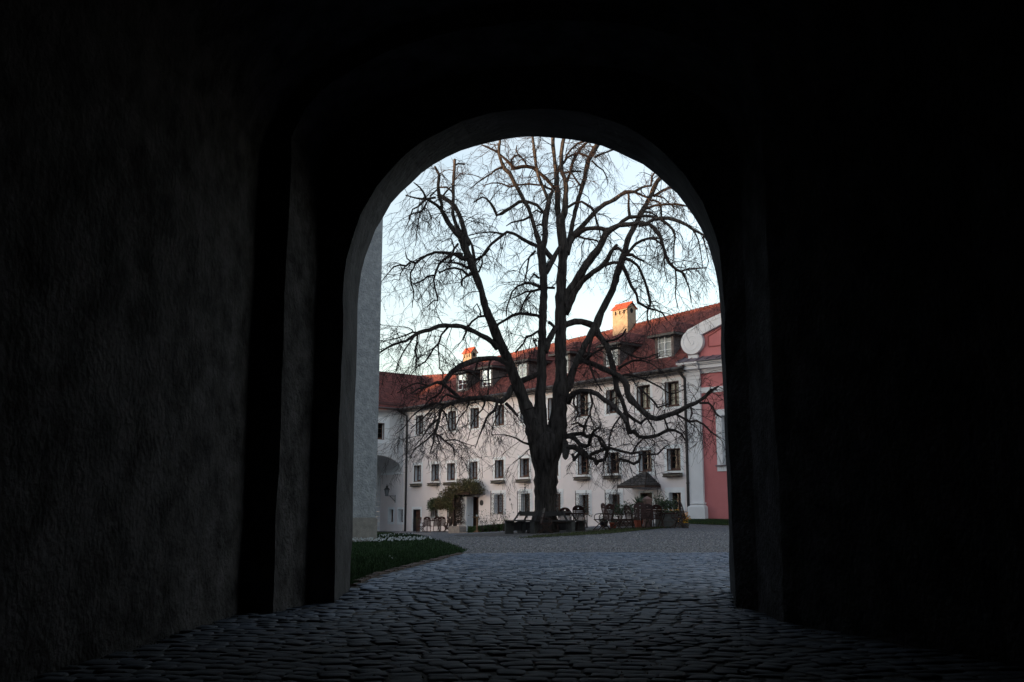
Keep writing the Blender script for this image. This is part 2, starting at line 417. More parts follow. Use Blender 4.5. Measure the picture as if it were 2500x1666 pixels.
for y0, y1 in zip(ysr, ysr[1:]):
    a0, b0 = pave_x(y0); a1, b1 = pave_x(y1); n = 12
    for i in range(n):
        def sp_(a, b, y, q): x = a-.08+(b-a+.16)*q/n; return (x, y, gz(x,y)+.027)
        sheet.quad(sp_(a0,b0,y0,i), sp_(a0,b0,y0,i+1), sp_(a1,b1,y1,i+1), sp_(a1,b1,y1,i))
paving = sheet.build('cobble_paving', M['joint'], kind='structure')
def cobble_shape(L, W, h, rg):
    j = lambda a: rg.uniform(-a,a)
    c = [(-L/2+j(.010),-W/2+j(.007)),(L/2+j(.010),-W/2+j(.007)),(L/2+j(.010),W/2+j(.007)),(-L/2+j(.010),W/2+j(.007))]
    oct_ = []
    for i in range(4):
        p, a, b = Vector(c[i]), Vector(c[i-1]), Vector(c[(i+1)%4]); k = rg.uniform(.07,.15)
        oct_ += [p.lerp(a, k), p.lerp(b, k)]
    tz = [h+j(.004) for _ in range(4)]
    vs_ = [(p.x*1.02,p.y*1.02,-.01) for p in oct_] + [(p.x*.985,p.y*.98,h*.84) for p in oct_] + [(p.x*.91,p.y*.88,tz[i//2]) for i,p in enumerate(oct_)] + [(j(.02),j(.015),h+.004)]
    fs_ = [(i,(i+1)%8,8+(i+1)%8,8+i) for i in range(8)] + [(8+i,8+(i+1)%8,16+(i+1)%8,16+i) for i in range(8)] + [(16+i,16+(i+1)%8,24) for i in range(8)]
    return vs_, fs_
def bulge(x):
    W = 2.7; k = (x - .25 + W/2) % W / W
    return .42*math.sin(math.pi*k)
def dbulge(x): return (bulge(x+.02)-bulge(x-.02))/.04
stones = []
y0 = 1.6
while y0 < 23:
    x = -3.2 + rng.uniform(0,.15); W = rng.uniform(.125,.152)
    while x < 8.6:
        L = rng.uniform(.135,.205)
        xc = x + L/2; y = y0 + bulge(xc) + rng.uniform(-.012,.012) + .05*math.sin(xc*2.3+y0)
        if y < 22.6 and y > 1.5:
            a, b = pave_x(y)
            if a+.05 < xc < b-.05 and y < pave_top(xc):
                stones.append((xc, y, L*.965, W*rng.uniform(.91,.98), math.atan(dbulge(xc))*.85 + rng.uniform(-.07,.07)))
        x += L + rng.uniform(.002,.009)
    y0 += W + .005
def seen(x, y):
    w = Vector((x, y, .04)) - Vector(EYE); c, s_ = math.cos(PITCH), math.sin(PITCH)
    yy = w.y*c + w.z*s_; zz = -w.y*s_ + w.z*c
    if yy < .1: return False
    u, v = CX + F_PX*w.x/yy, CY - F_PX*zz/yy
    return 40 < u < 2460 and v < 1660
near = sorted([s_ for s_ in stones if seen(s_[0], s_[1])], key=lambda s_: s_[1])[:300]
near_set = set(map(id, near))
kinds = []
for k in range(14):
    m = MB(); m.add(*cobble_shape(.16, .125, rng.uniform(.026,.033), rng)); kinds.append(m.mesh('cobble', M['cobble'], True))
for xc, y, L, W, a in near:
    o = link('cobble', rng.choice(kinds), paving, loc=(xc, y, gz(xc,y)+.004+rng.uniform(-.004,.006)), rz=a)
    o.rotation_euler = (rng.uniform(-.025,.025)+math.atan(gz(xc,y+.1)-gz(xc,y-.1))/.2*.2*5, rng.uniform(-.025,.025), a); o.scale = (L/.16, W/.125, 1)
far = MB()
for s_ in stones:
    if id(s_) in near_set: continue
    xc, y, L, W, a = s_
    vs_, fs_ = cobble_shape(L, W, rng.uniform(.026,.033), rng)
    tilt = Matrix.Translation((xc,y,gz(xc,y)+.004+rng.uniform(-.004,.005))) @ Matrix.Rotation(a,4,'Z') @ Matrix.Rotation(rng.uniform(-.025,.025)+(gz(xc,y+.1)-gz(xc,y-.1))*5,4,'X') @ Matrix.Rotation(rng.uniform(-.025,.025),4,'Y')
    far.add([tilt @ Vector(p) for p in vs_], fs_)
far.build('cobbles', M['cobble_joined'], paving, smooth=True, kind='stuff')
# edging bricks between lawn and cobbles
y = 11.5; eb = MB().box(-.11,.11,-.05,.05,-.05,.05).mesh('edging_brick', M['edging'])
while y < 21.4:
    xa, xb = lawn_x(y), lawn_x(y+.2)
    o = link('edging_brick', eb, lawn, loc=(xa+.03, y, gz(xa,y)+.0+rng.uniform(-.01,.012)), rz=math.atan2(.2, xb-xa)+rng.uniform(-.05,.05)); y += .235
# pebbles lying on the gravel, bits lying on the cobbles
pb = MB()
for k in range(14000):
    y = 21.8 + 14*rng.random()**1.6; x = rng.uniform(-2.2, .28*y)
    if y < pave_top(x)-.5 or pip(x, y, LAWN): continue
    r = rng.uniform(.012,.032); z = gz(x,y); a = rng.random()*6
    q = [(x+r*math.cos(a+i*1.571), y+r*math.sin(a+i*1.571)*.8, z) for i in range(4)] + [(x+rng.uniform(-.4,.4)*r, y, z+r*.8)]
    pb.add(q, [(0,1,4),(1,2,4),(2,3,4),(3,0,4)])
tag(pb.build('gravel_stones', M['pebble'], kind='stuff'), 'loose pebbles strewn over the gravel courtyard', 'gravel')
db = MB()
for k in range(420):
    y = rng.uniform(5.4,21); a, b = pave_x(y); x = rng.uniform(a+.1,b-.1); z = gz(x,y)+.042
    r = rng.uniform(.008,.02); t = rng.random()*6; e = rng.uniform(.3,.9)
    db.add([(x+r*math.cos(t),y+r*math.sin(t),z),(x-r*e*math.sin(t),y+r*e*math.cos(t),z+.008),(x-r*math.cos(t),y-r*math.sin(t),z),(x+r*e*math.sin(t),y-r*e*math.cos(t),z+.004)], [(0,1,2,3)])
tag(db.build('fallen_debris', M['debris'], kind='stuff'), 'dark leaf bits scattered over the cobbles', 'leaf litter')
ms = MB()
for k in range(5000):                                    # moss and grass in the joints and along the walls
    y = rng.uniform(5.0,12); a, b = pave_x(y)
    x = rng.choice((a+abs(rng.gauss(0,.14)), b-abs(rng.gauss(0,.14)), rng.gauss(.2,.9)))
    if not a < x < b: continue
    r = rng.uniform(.004,.011); z = gz(x,y)+.018; t = rng.random()*6
    ms.add([(x+r*math.cos(t),y+r*math.sin(t),z),(x-r*math.cos(t),y-r*math.sin(t),z),(x+rng.uniform(-.008,.008),y,z+rng.uniform(.008,.024))],[(0,1,2)])
tag(ms.build('joint_moss', M['moss'], kind='stuff'), 'moss tufts in the cobble joints by the walls', 'moss')
# grass blades
def blades(m, x, y, h, rg):
    z = gz(x, y)+.01; a = rg.random()*6.28; w = .0035 + .0002*y; l = rg.uniform(-.5,.5)*h; l2 = rg.uniform(-.5,.5)*h
    m.add([(x-w*math.cos(a),y-w*math.sin(a),z),(x+w*math.cos(a),y+w*math.sin(a),z),(x+l,y+l2,z+h)], [(0,1,2)])
gb = MB()
for k in range(52000):
    y = 11.4 + 46*rng.random()**2.6
    xl = -.166*y - 1.2; xr = lawn_x(y)
    x = xr + .05 - (xr - xl)*rng.random()
    if xl < x and pip(x-.03, y, LAWN): blades(gb, x, y, rng.uniform(.03,.085), rng)
tag(gb.build('lawn_grass', M['blade'], kind='stuff'), 'short grass of the lawn beside the cobbled way', 'grass')
gb = MB()
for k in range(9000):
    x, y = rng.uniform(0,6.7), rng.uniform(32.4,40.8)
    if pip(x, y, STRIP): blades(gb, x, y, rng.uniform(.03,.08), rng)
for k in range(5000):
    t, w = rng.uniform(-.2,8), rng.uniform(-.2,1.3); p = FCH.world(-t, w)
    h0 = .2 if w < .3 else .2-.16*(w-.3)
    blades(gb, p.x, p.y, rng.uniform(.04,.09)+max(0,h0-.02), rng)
tag(gb.build('strip_grass', M['lit_blade'], kind='stuff'), 'grass on the strip before the chairs and the church bank', 'grass')

# ------------------------------------------------------------------ gatehouse with its vaulted passage
gate = thing('gatehouse', 'dark plastered gatehouse whose vaulted passage frames the view', 'gatehouse')
def arch(yL, xL, yR, xR, spring, apex, zb=-.3, n=36, p=2.0, seed=0, wob=.009):
    rg = random.Random(seed); pts = []
    c, h = (xL+xR)/2, (xR-xL)/2
    side = [zb] + [.05 + (spring-.25)*i/10 for i in range(11)]
    def P(x, z):
        k = (x-xL)/(xR-xL); return Vector((x+rg.uniform(-wob,wob), yL+(yR-yL)*k, z+rg.uniform(-wob,wob)))
    for z in side: pts.append(P(xL, z))
    for i in range(n+1):
        a = math.pi*(1-i/n); ca, sa = math.cos(a), math.sin(a)
        x = c + h*math.copysign(abs(ca)**(2/p), ca); z = spring + (apex-spring)*abs(sa)**(2/p)
        pts.append(P(x, z))
    for z in reversed(side): pts.append(P(xR, z))
    return pts
def skin(m, A, B):
    for i in range(len(A)-1): m.quad(A[i], A[i+1], B[i+1], B[i])
SP = 3.9
st_end = arch(-6,-2.95,-6,3.6,SP,5.7,seed=1,p=2.2)
st_n1 = arch(2.0,-2.78,2.0,3.32,SP,5.65,seed=2,p=2.2)
st_n2 = arch(5.46,-2.58,6.0,2.90,SP,5.62,seed=3,p=2.2)
st_A = arch(8.95,-2.38,8.05,2.26,4.15,5.60,seed=4,p=2.1)
st_B = arch(8.98,-2.12,8.2,2.20,4.35,5.45,seed=5,p=2.05)
st_C = arch(9.80,-1.98,9.15,2.22,4.35,5.44,seed=6,p=2.05)
st_D = arch(9.85,-1.73,9.45,2.08,3.1,5.04,seed=7,p=2.15)
st_E = arch(11.2,-1.79,11.2,2.42,3.3,5.35,seed=8,p=2.12)
def left_right(A, B, name, dark='passage_right'):
    # the passage is sooty all over; both halves share the same plaster
    k = len(A)//2 + 4
    m = MB(); skin(m, A[:k+1], B[:k+1]); m.cur = 1; skin(m, A[k:], B[k:])
    return m.build(name, [M['passage'], M[dark]], gate, smooth=False)
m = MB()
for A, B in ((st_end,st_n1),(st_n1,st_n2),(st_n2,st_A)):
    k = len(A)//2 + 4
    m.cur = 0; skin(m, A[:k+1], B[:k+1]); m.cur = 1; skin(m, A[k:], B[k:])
m.build('passage_vault', [M['passage'], M['passage_right']], gate)
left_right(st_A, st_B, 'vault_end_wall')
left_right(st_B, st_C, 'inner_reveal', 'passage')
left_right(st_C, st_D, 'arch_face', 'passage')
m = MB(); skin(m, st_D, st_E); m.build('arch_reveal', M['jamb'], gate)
# courtyard front with the arch opening, back wall, sides, roof
m = MB(); XL, XR, HT = -110.0, 26.0, 12.0  # unseen length added far to the left to block the low sun
for i in range(len(st_E)-1):
    a, b = st_E[i], st_E[i+1]
    def outp(p, i):
        n = len(st_E)
        if p.z < 3.2: return Vector((XL if p.x < 0 else XR, 11.2, p.z))
        k = (p.x+1.79)/4.21; return Vector((XL+(XR-XL)*k, 11.2, HT if .0 < k < 1 else p.z))
    m.quad(b, a, outp(a,i), outp(b,i+1))
nt = [i for i in range(len(st_E)) if st_E[i].z >= 3.2]
m.quad((XL,11.2,3.0),(XL,11.2,HT),(XL+.01,11.2,HT),(XL+.01,11.2,3.0))
m.build('courtyard_front', M['outer'], gate)
m = MB(); m.box(XL,XR,-6.6,-6.05,-.5,HT); m.build('rear_wall', M['passage'], gate)
for xa in (XL-.4, XR): m = MB(); m.box(xa,xa+.4,-6.6,11.2,-.5,HT); m.build('end_wall', M['outer'], gate)
RZ = 17.7  # unseen ridge, its height set to keep the courtyard in shadow
m = MB(); m.prism([(-7.1,HT),(11.6,HT),(2.3,RZ)], XL-.6, XR+.6)
m.v = [(y_, x_, z_) for x_, y_, z_ in m.v]
m.build('roof', M['rooftile'], gate)
m = MB()
for k in range(6):
    x0 = -2.9+k*1.08; m.box(x0,x0+1.06,-6.03,-5.97,-.2,5.4)
m.build('rear_gate', M['wood_dark'], gate)

# ------------------------------------------------------------------ main building
mb = thing('courtyard_building', 'long pinkish white building with red tiled roof and rows of windows behind the tree', 'building', FM.o, FM.a)
openings = []   # (s0,s1,z0,z1,reveal)
mid_s = [24.0,21.9,20.1,17.7,15.07,12.67,10.1,7.6,5.27,2.95,1.0]
up_s = [23.85,20.05,17.6,15.05,12.6,10.1,7.6,5.25,2.97,1.0]
MID = [(s,.42+.02*(s<9),3.06,4.13) for s in mid_s]
UPP = [(s,.44+.03*(s<9),6.28,7.53) for s in up_s]
GRD = [(15.12,.44,.88,2.04),(12.6,.40,.80,2.06),(9.95,.42,.85,2.02),(7.6,.37,.82,1.92),(5.25,.40,.86,1.91),(1.0,.40,.98,1.93)]
SMALL = [(21.9,.37,.68,1.22),(20.0,.35,.69,1.24)]
PASS = [(26.0,.30,.30,1.17),(27.25,.28,.30,1.17)]
DOORS = [(24.02,.44,-.9,1.17),(17.75,.62,-.9,1.94),(2.95,.42,-.9,1.95)]
for lst, rv in ((MID,.25),(UPP,.25),(GRD,.28),(SMALL,.28),(PASS,.22),(DOORS,.30)):
    for s, h, z0, z1 in lst: openings.append((s-h, s+h, z0, z1, rv))
def holed_wall(S0, S1, Z0, Z1, ops):
    m = MB()
    sb = sorted(set([S0,S1] + [o[0] for o in ops] + [o[1] for o in ops] + list(np.arange(S0+2,S1,2))))
    zb = sorted(set([Z0,Z1] + [o[2] for o in ops] + [o[3] for o in ops]))
    for a, b in zip(sb, sb[1:]):
        for c, d in zip(zb, zb[1:]):
            x, z = (a+b)/2, (c+d)/2
            if any(o[0] < x < o[1] and o[2] < z < o[3] for o in ops): continue
            m.quad((a,0,c),(b,0,c),(b,0,d),(a,0,d))
    m.cur = 1
    for a, b, c, d, rv in ops:
        m.quad((a,0,c),(a,0,d),(a,-rv-.05,d),(a,-rv-.05,c)); m.quad((b,0,c),(b,-rv-.05,c),(b,-rv-.05,d),(b,0,d))
        m.quad((a,0,d),(b,0,d),(b,-rv-.05,d),(a,-rv-.05,d)); m.quad((a,0,c),(a,-rv-.05,c),(b,-rv-.05,c),(b,0,c))
    m.cur = 2
    for a, b, c, d, rv in ops:
        y0, y1 = -rv-.05, -rv-1.2
        m.quad((a,y0,c),(a,y0,d),(a,y1,d),(a,y1,c)); m.quad((b,y0,c),(b,y1,c),(b,y1,d),(b,y0,d))
        m.quad((a,y0,d),(b,y0,d),(b,y1,d),(a,y1,d)); m.quad((a,y0,c),(a,y1,c),(b,y1,c),(b,y0,c)); m.quad((a,y1,c),(b,y1,c),(b,y1,d),(a,y1,d))
    return m
mw = holed_wall(-.06, 30.0, -1.6, 8.25, openings)
mw.build('wall', [M['facade'], M['band'], M['room']], mb)
m = MB(); m.box(-.06,.34,-10,-.02,-1.5,8.2); m.box(29.6,30,-10,-.02,-1.5,8.2); m.box(-.06,30,-10.4,-10,-1.5,8.2); m.build('side_wall', M['facade'], mb)
pane_cache = {}
def window(parent, s, h, z0, z1, rv, band, cols=2, rows=3, curtain=None, outer=True, zb0=None, framemat='wood_frame', glass='glass'):
    m = MB(); b = band; t = .014; lo = z0-(.16 if zb0 is None else zb0)
    m.box(s-h-b, s-h, .0, t, lo, z1+b); m.box(s+h, s+h+b, .0, t, lo, z1+b); m.box(s-h, s+h, .0, t, z1, z1+b)
    if lo < z0-.02: m.box(s-h, s+h, .0, t, lo, z0)
    w = m.build('window', M['band'], parent)
    f = MB(); y1, y0 = -rv, -rv-.06; fw = .06
    f.box(s-h,s-h+fw,y0,y1,z0,z1); f.box(s+h-fw,s+h,y0,y1,z0,z1); f.box(s-h+fw,s+h-fw,y0,y1,z1-fw,z1); f.box(s-h+fw,s+h-fw,y0,y1,z0,z0+fw*1.7)
    f.box(s-h+fw+.03,s+h-fw-.03,y1,y1+.03,z0+.02,z0+.07)
    ix0, ix1, iz0, iz1 = s-h+fw, s+h-fw, z0+fw*1.7, z1-fw
    for c in range(1,cols):
        x = ix0+(ix1-ix0)*c/cols; f.box(x-.028,x+.028,y0+.005,y1+.012,iz0,iz1)
    for r in range(1,rows):
        z = iz0+(iz1-iz0)*r/rows; f.box(ix0,ix1,y0+.012,y1-.006,z-.016,z+.016)
    if outer:
        g = .045
        f.box(s-h,s-h+.02,-.05,.022,z0,z1); f.box(s+h-.02,s+h,-.05,.022,z0,z1)
        f.box(s-h+.02,s+h-.02,-.05,.022,z1-.03,z1); f.box(s-h-.02,s+h+.02,-.06,.03,z0-.045,z0)
    f.build('frame', M[framemat], w)
    pw, ph = (ix1-ix0)/cols, (iz1-iz0)/rows
    key = (round(pw,3), round(ph,3), glass)
    if key not in pane_cache: pane_cache[key] = MB().quad((-pw/2,0,-ph/2),(pw/2,0,-ph/2),(pw/2,0,ph/2),(-pw/2,0,ph/2)).mesh('pane', M[glass])
    for c in range(cols):
        for r in range(rows):
            o = link('pane', pane_cache[key], w, loc=(ix0+pw*(c+.5), -rv-.036, iz0+ph*(r+.5)))
            o.rotation_euler = (rng.uniform(-.012,.012), 0, rng.uniform(-.012,.012))
    if curtain:
        q = MB(); n = 14
        xs = [ix0+(ix1-ix0)*i/n for i in range(n+1)]
        for i in range(n):
            ya, yb = (-rv-.13+.02*math.sin(i*2.1)), (-rv-.13+.02*math.sin((i+1)*2.1))
            q.quad((xs[i],ya,z0),(xs[i+1],yb,z0),(xs[i+1],yb,z1),(xs[i],ya,z1))
        q.build('curtain', M[curtain], w)
    return w
for s, h, z0, z1 in MID: window(mb, s, h, z0, z1, .25, .19, zb0=.24 )
for s, h, z0, z1 in UPP:
    cur = {1.0:'curtain', 2.97:'curtain', 5.25:'curtain_white', 7.6:None}.get(s, None)
    window(mb, s, h, z0, z1, .25, .17, curtain=cur)
for s, h, z0, z1 in GRD: window(mb, s, h, z0, z1, .28, .25, outer=False, zb0=.0)
for s, h, z0, z1 in SMALL: window(mb, s, h, z0, z1, .28, .12, outer=False, rows=2, zb0=.1)
for s, h, z0, z1 in PASS: window(mb, s, h, z0, z1, .22, .14, cols=1, rows=2, outer=False)
# flower boxes (empty log boxes) under the middle row: each is lifted off its hooks, a thing of its own
fb_desc = {24.0:'plank flower box under the window left of the downpipe side', }
FBN = [(24.0,'dark weathered flower box at the far left of the middle row, nearest the downpipe'),
 (21.9,'pale log flower box second from the left in the middle window row'),
 (20.1,'pale log flower box third from the left, just left of the ivy porch'),
 (15.07,'pale log flower box above the lattice window right of the ivy porch'),
 (12.67,'pale log flower box just left of the tree trunk, above the iron rosette'),
 (7.6,'pale log flower box first to the right of the tree trunk'),
 (5.27,'plain plank flower box left of the shingled canopy'),
 (1.0,'mossy log flower box at the far right of the middle row, by the pink church')]
for s, lab in FBN:
    t = thing('flower_box', lab, 'flower box', FM.world(s, .02, 2.70), FM.a, 'flower boxes under the middle window row')
    m = MB(); m.box(-.55,.55,.0,.02,.0,.19); m.box(-.55,.55,.20,.225,-.0,.19); m.box(-.55,-.53,.02,.20,0,.19); m.box(.53,.55,.02,.20,0,.19); m.box(-.53,.53,.02,.20,-.01,.02)
    m.build('box', M['wood_grey'], t)
    m = MB(); m.tube([(-.57,.235,.165),(0,.24,.17),(.57,.235,.165)], .028, 6); m.tube([(-.57,.235,.025),(0,.24,.02),(.57,.235,.025)], .026, 6)
    m.build('log', M['wood_dark'], t, True)
    m = MB(); m.box(-.53,.53,.02,.20,.13,.15); m.build('soil', M['earth'], t)
# iron grilles on the ground floor windows
def grille(s, h, z0, z1, style):
    m = MB(); d = .24; z0 -= .06; zt = z1+(.12 if style != 'rosette' else .05)
    a, b = s-h-.06, s+h+.06; r = .011
    for x in (a, b):
        m.bar((x,d,z0-.12),(x,d,zt+.10),.024); m.bar((x,0,z0+.04),(x,d,z0+.04),.02); m.bar((x,0,zt-.06),(x,d,zt-.06),.02)
    m.bar((a,d,z0+.04),(b,d,z0+.04),.02); m.bar((a,d,zt-.06),(b,d,zt-.06),.02)
    if style == 'lattice':
        n = 3; H = zt-z0-.1
        for k in range(-2,n+1):
            pass
        for i in range(4):
            x0 = a+(b-a)*i/3
            pts = [(x0+(.06 if j%2 else -.06)*(1 if i%2 else -1), d, z0+.04+H*j/8) for j in range(9)]
            pts = [(min(max(p[0],a),b),p[1],p[2]) for p in pts]
            m.tube(pts, .011, 4)
        for xx in (a, b):
            pts = [(xx, d*(.5+.45*(1 if j%2 else -1)), z0+.04+H*j/8) for j in range(9)]; m.tube(pts, .010, 4)
            pts = [(xx, d*(.5-.45*(1 if j%2 else -1)), z0+.04+H*j/8) for j in range(9)]; m.tube(pts, .010, 4)
        for j in range(1,4): m.bar((a,d,z0+.04+H*j/4),(b,d,z0+.04+H*j/4),.012)
    else:
        for i in range(1,5): x = a+(b-a)*i/5; m.bar((x,d,z0+.04),(x,d,zt-.06),.014)
        for j in range(1,7): z = z0+.04+(zt-z0-.1)*j/7; m.bar((a,d,z),(b,d,z),.012); m.bar((b,0,z),(b,d,z),.010); m.bar((a,0,z),(a,d,z),.010)
    if style == 'rosette':
        for k in range(9):
            an = math.pi*k/8; m.tube([(s+.1*math.cos(an),d,zt+.0),(s+.40*math.cos(an),d,zt+.14*math.sin(an)),(s+.34*math.cos(an),d,zt+.2*math.sin(an)+.02)], .012, 4)
        m.bar((s,.05,zt),(s,.05,zt+.62),.014)
        for zz, rr in ((.30,.05),(.46,.055),(.62,.045)): m.lathe([(.001,-rr),(rr,0),(.001,rr)], (s,.05,zt+zz), 6)
    m.build('window_grille', M['iron'], mb)
for (s,h,z0,z1), st_ in zip(GRD[:5], ('lattice','rosette','lattice','lattice','lattice')): grille(s,h,z0,z1,st_)
for s,h,z0,z1 in SMALL[1:]:
    m = MB()
    for x in (s-h-.1, s+h+.06): m.bar((x,.05,z0-.35),(x,.05,z1+.05),.03)
    m.build('window_grille', M['iron'], mb)
# doors
def door(s, h, z0, z1, band, name, leafmat, side=0):
    m = MB(); m.box(s-h-band,s-h,0,.014,z0,z1+band); m.box(s+h,s+h+band,0,.014,z0,z1+band); m.box(s-h,s+h,0,.014,z1,z1+band)
    d_ = m.build('door', M['band'], mb)
    m = MB(); a, b = (s-h+.02, s+h-.02)
    n = 5
    for i in range(n): m.box(a+(b-a)*i/n+.004, a+(b-a)*(i+1)/n-.004, -.26, -.22, z0, z1-.03)
    m.box(a,b,-.22,-.20,z0+.5,z0+.6); m.box(a,b,-.22,-.20,z1-.3,z1-.2)
    m.build('door_leaf', leafmat, d_)
    m = MB(); m.box(s-h,s-h+.05,-.22,.0,z0,z1); m.box(s+h-.05,s+h,-.22,.0,z0,z1); m.box(s-h+.05,s+h-.05,-.22,.0,z1-.05,z1); m.build('door_frame', M['plaque'] if side else M['wood_dark'], d_)
    m = MB(); m.box(s-h+.12,s-h+.2,-.2,-.15,z0+1.55,z0+1.62); m.build('handle', M['iron'], d_)
door(24.02,.44,-.9,1.17,.17,'door',M['wood_frame'],1)
door(17.42,.29,-.9,1.94,.05,'door',M['wood_dark'])
m = MB(); m.box(17.75,18.37,-.3,.5,-.9,1.94); m.build('porch_wall', M['band'], mb)
door(2.95,.42,-.9,1.95,.10,'door',M['wood_dark'])
# eaves, gutter, downpipes
m = MB(); m.box(-.2,26.6,.0,.46,7.90,8.06); m.build('eaves_board', M['gutter'], mb)
m = MB(); n = 40
for i in range(n):
    a, b = -.25+26.9*i/n, -.25+26.9*(i+1)/n
    m.tube([(a,.57,8.05),(b,.57,8.05)], .10, 8, cap=True)
m.build('gutter', M['gutter'], mb, True)
m = MB(); m.tube([(.18,.5,8.0),(.12,.3,7.8),(.05,.10,7.55),(.05,.10,4),(.05,.10,2.4),(.06,.10,-.2)], .075, 8)
for z in (6.5,4.2,2.35,.9): m.tube([(.05,.10,z),(.05,.10,z+.05)], .095, 8)
m.build('downpipe', M['gutter'], mb, True)
m = MB(); m.tube([(25.9,.5,8.0),(25.6,.25,7.8),(25.35,.09,7.6),(25.32,.09,7.2),(25.3,.09,3),(25.3,.09,-.8)], .065, 8)
for z in (6.4,4.0,1.5): m.tube([(25.3,.09,z),(25.3,.09,z+.05)], .085, 8)
m.build('downpipe', M['gutter'], mb, True)
# roof
RIDGE = [(-.4,12.38),(2,12.28),(11,11.98),(24,11.69),(27.5,11.12),(31,11.38)]
def ridge_z(s):
    for (a,z0),(b,z1) in zip(RIDGE, RIDGE[1:]):
        if a <= s <= b: return z0+(z1-z0)*(s-a)/(b-a)
    return RIDGE[-1][1]
EW, EZ, RW = .52, 8.12, -5.0
def roof_pt(s, k, up=0.0):                               # k = 0 at the eaves, 1 at the ridge; bell-cast towards the eaves
    w = EW+(RW-EW)*k; z = EZ+(ridge_z(s)-EZ)*(k - .10*math.sin(math.pi*min(1,k/.35))*max(0,1-k/.35))
    return Vector((s, w, z+up))
m = MB(); sn = list(np.linspace(-.3,31,30)); kn = [0,.08,.16,.25,.35,.5,.75,1]
for a, b in zip(sn, sn[1:]):
    for c, d in zip(kn, kn[1:]): m.quad(roof_pt(a,c),roof_pt(b,c),roof_pt(b,d),roof_pt(a,d))
for a, b in zip(sn, sn[1:]): m.quad(roof_pt(a,1),roof_pt(b,1),(b,-10.6,8.1),(a,-10.6,8.1))
roof = m.build('roof', M['roofbase'], mb)
m = MB(); rows = 42
for r in range(rows):
    k0, k1 = r/rows, (r+1.35)/rows
    s = -.3 + (.1 if r % 2 else 0)
    while s < 30.8:
        w_ = .2*rng.uniform(.94,1.0); e = rng.uniform(0,.012)
        a0, a1, b0, b1 = roof_pt(s,k0,.055+e), roof_pt(s+w_,k0,.055+e), roof_pt(s,min(k1,1),.02), roof_pt(s+w_,min(k1,1),.02)
        mid = roof_pt(s+w_/2, k0-.006, .05+e)
        m.add([a0,a1,b1,b0,mid, a0-Vector((0,0,.03)), a1-Vector((0,0,.03)), mid-Vector((0,0,.03))], [(0,4,1,2,3),(5,7,4,0),(7,6,1,4)])
        s += .2
m.build('roof_tiles', M['rooftile'], roof, kind='stuff')
m = MB(); s = -.3
while s < 30.7:
    m.tube([roof_pt(s,1,.02),roof_pt(s+.36,1,.05)], [.11,.13], 8); s += .34
m.build('ridge_tiles', M['rooftile'], roof, True, kind='stuff')
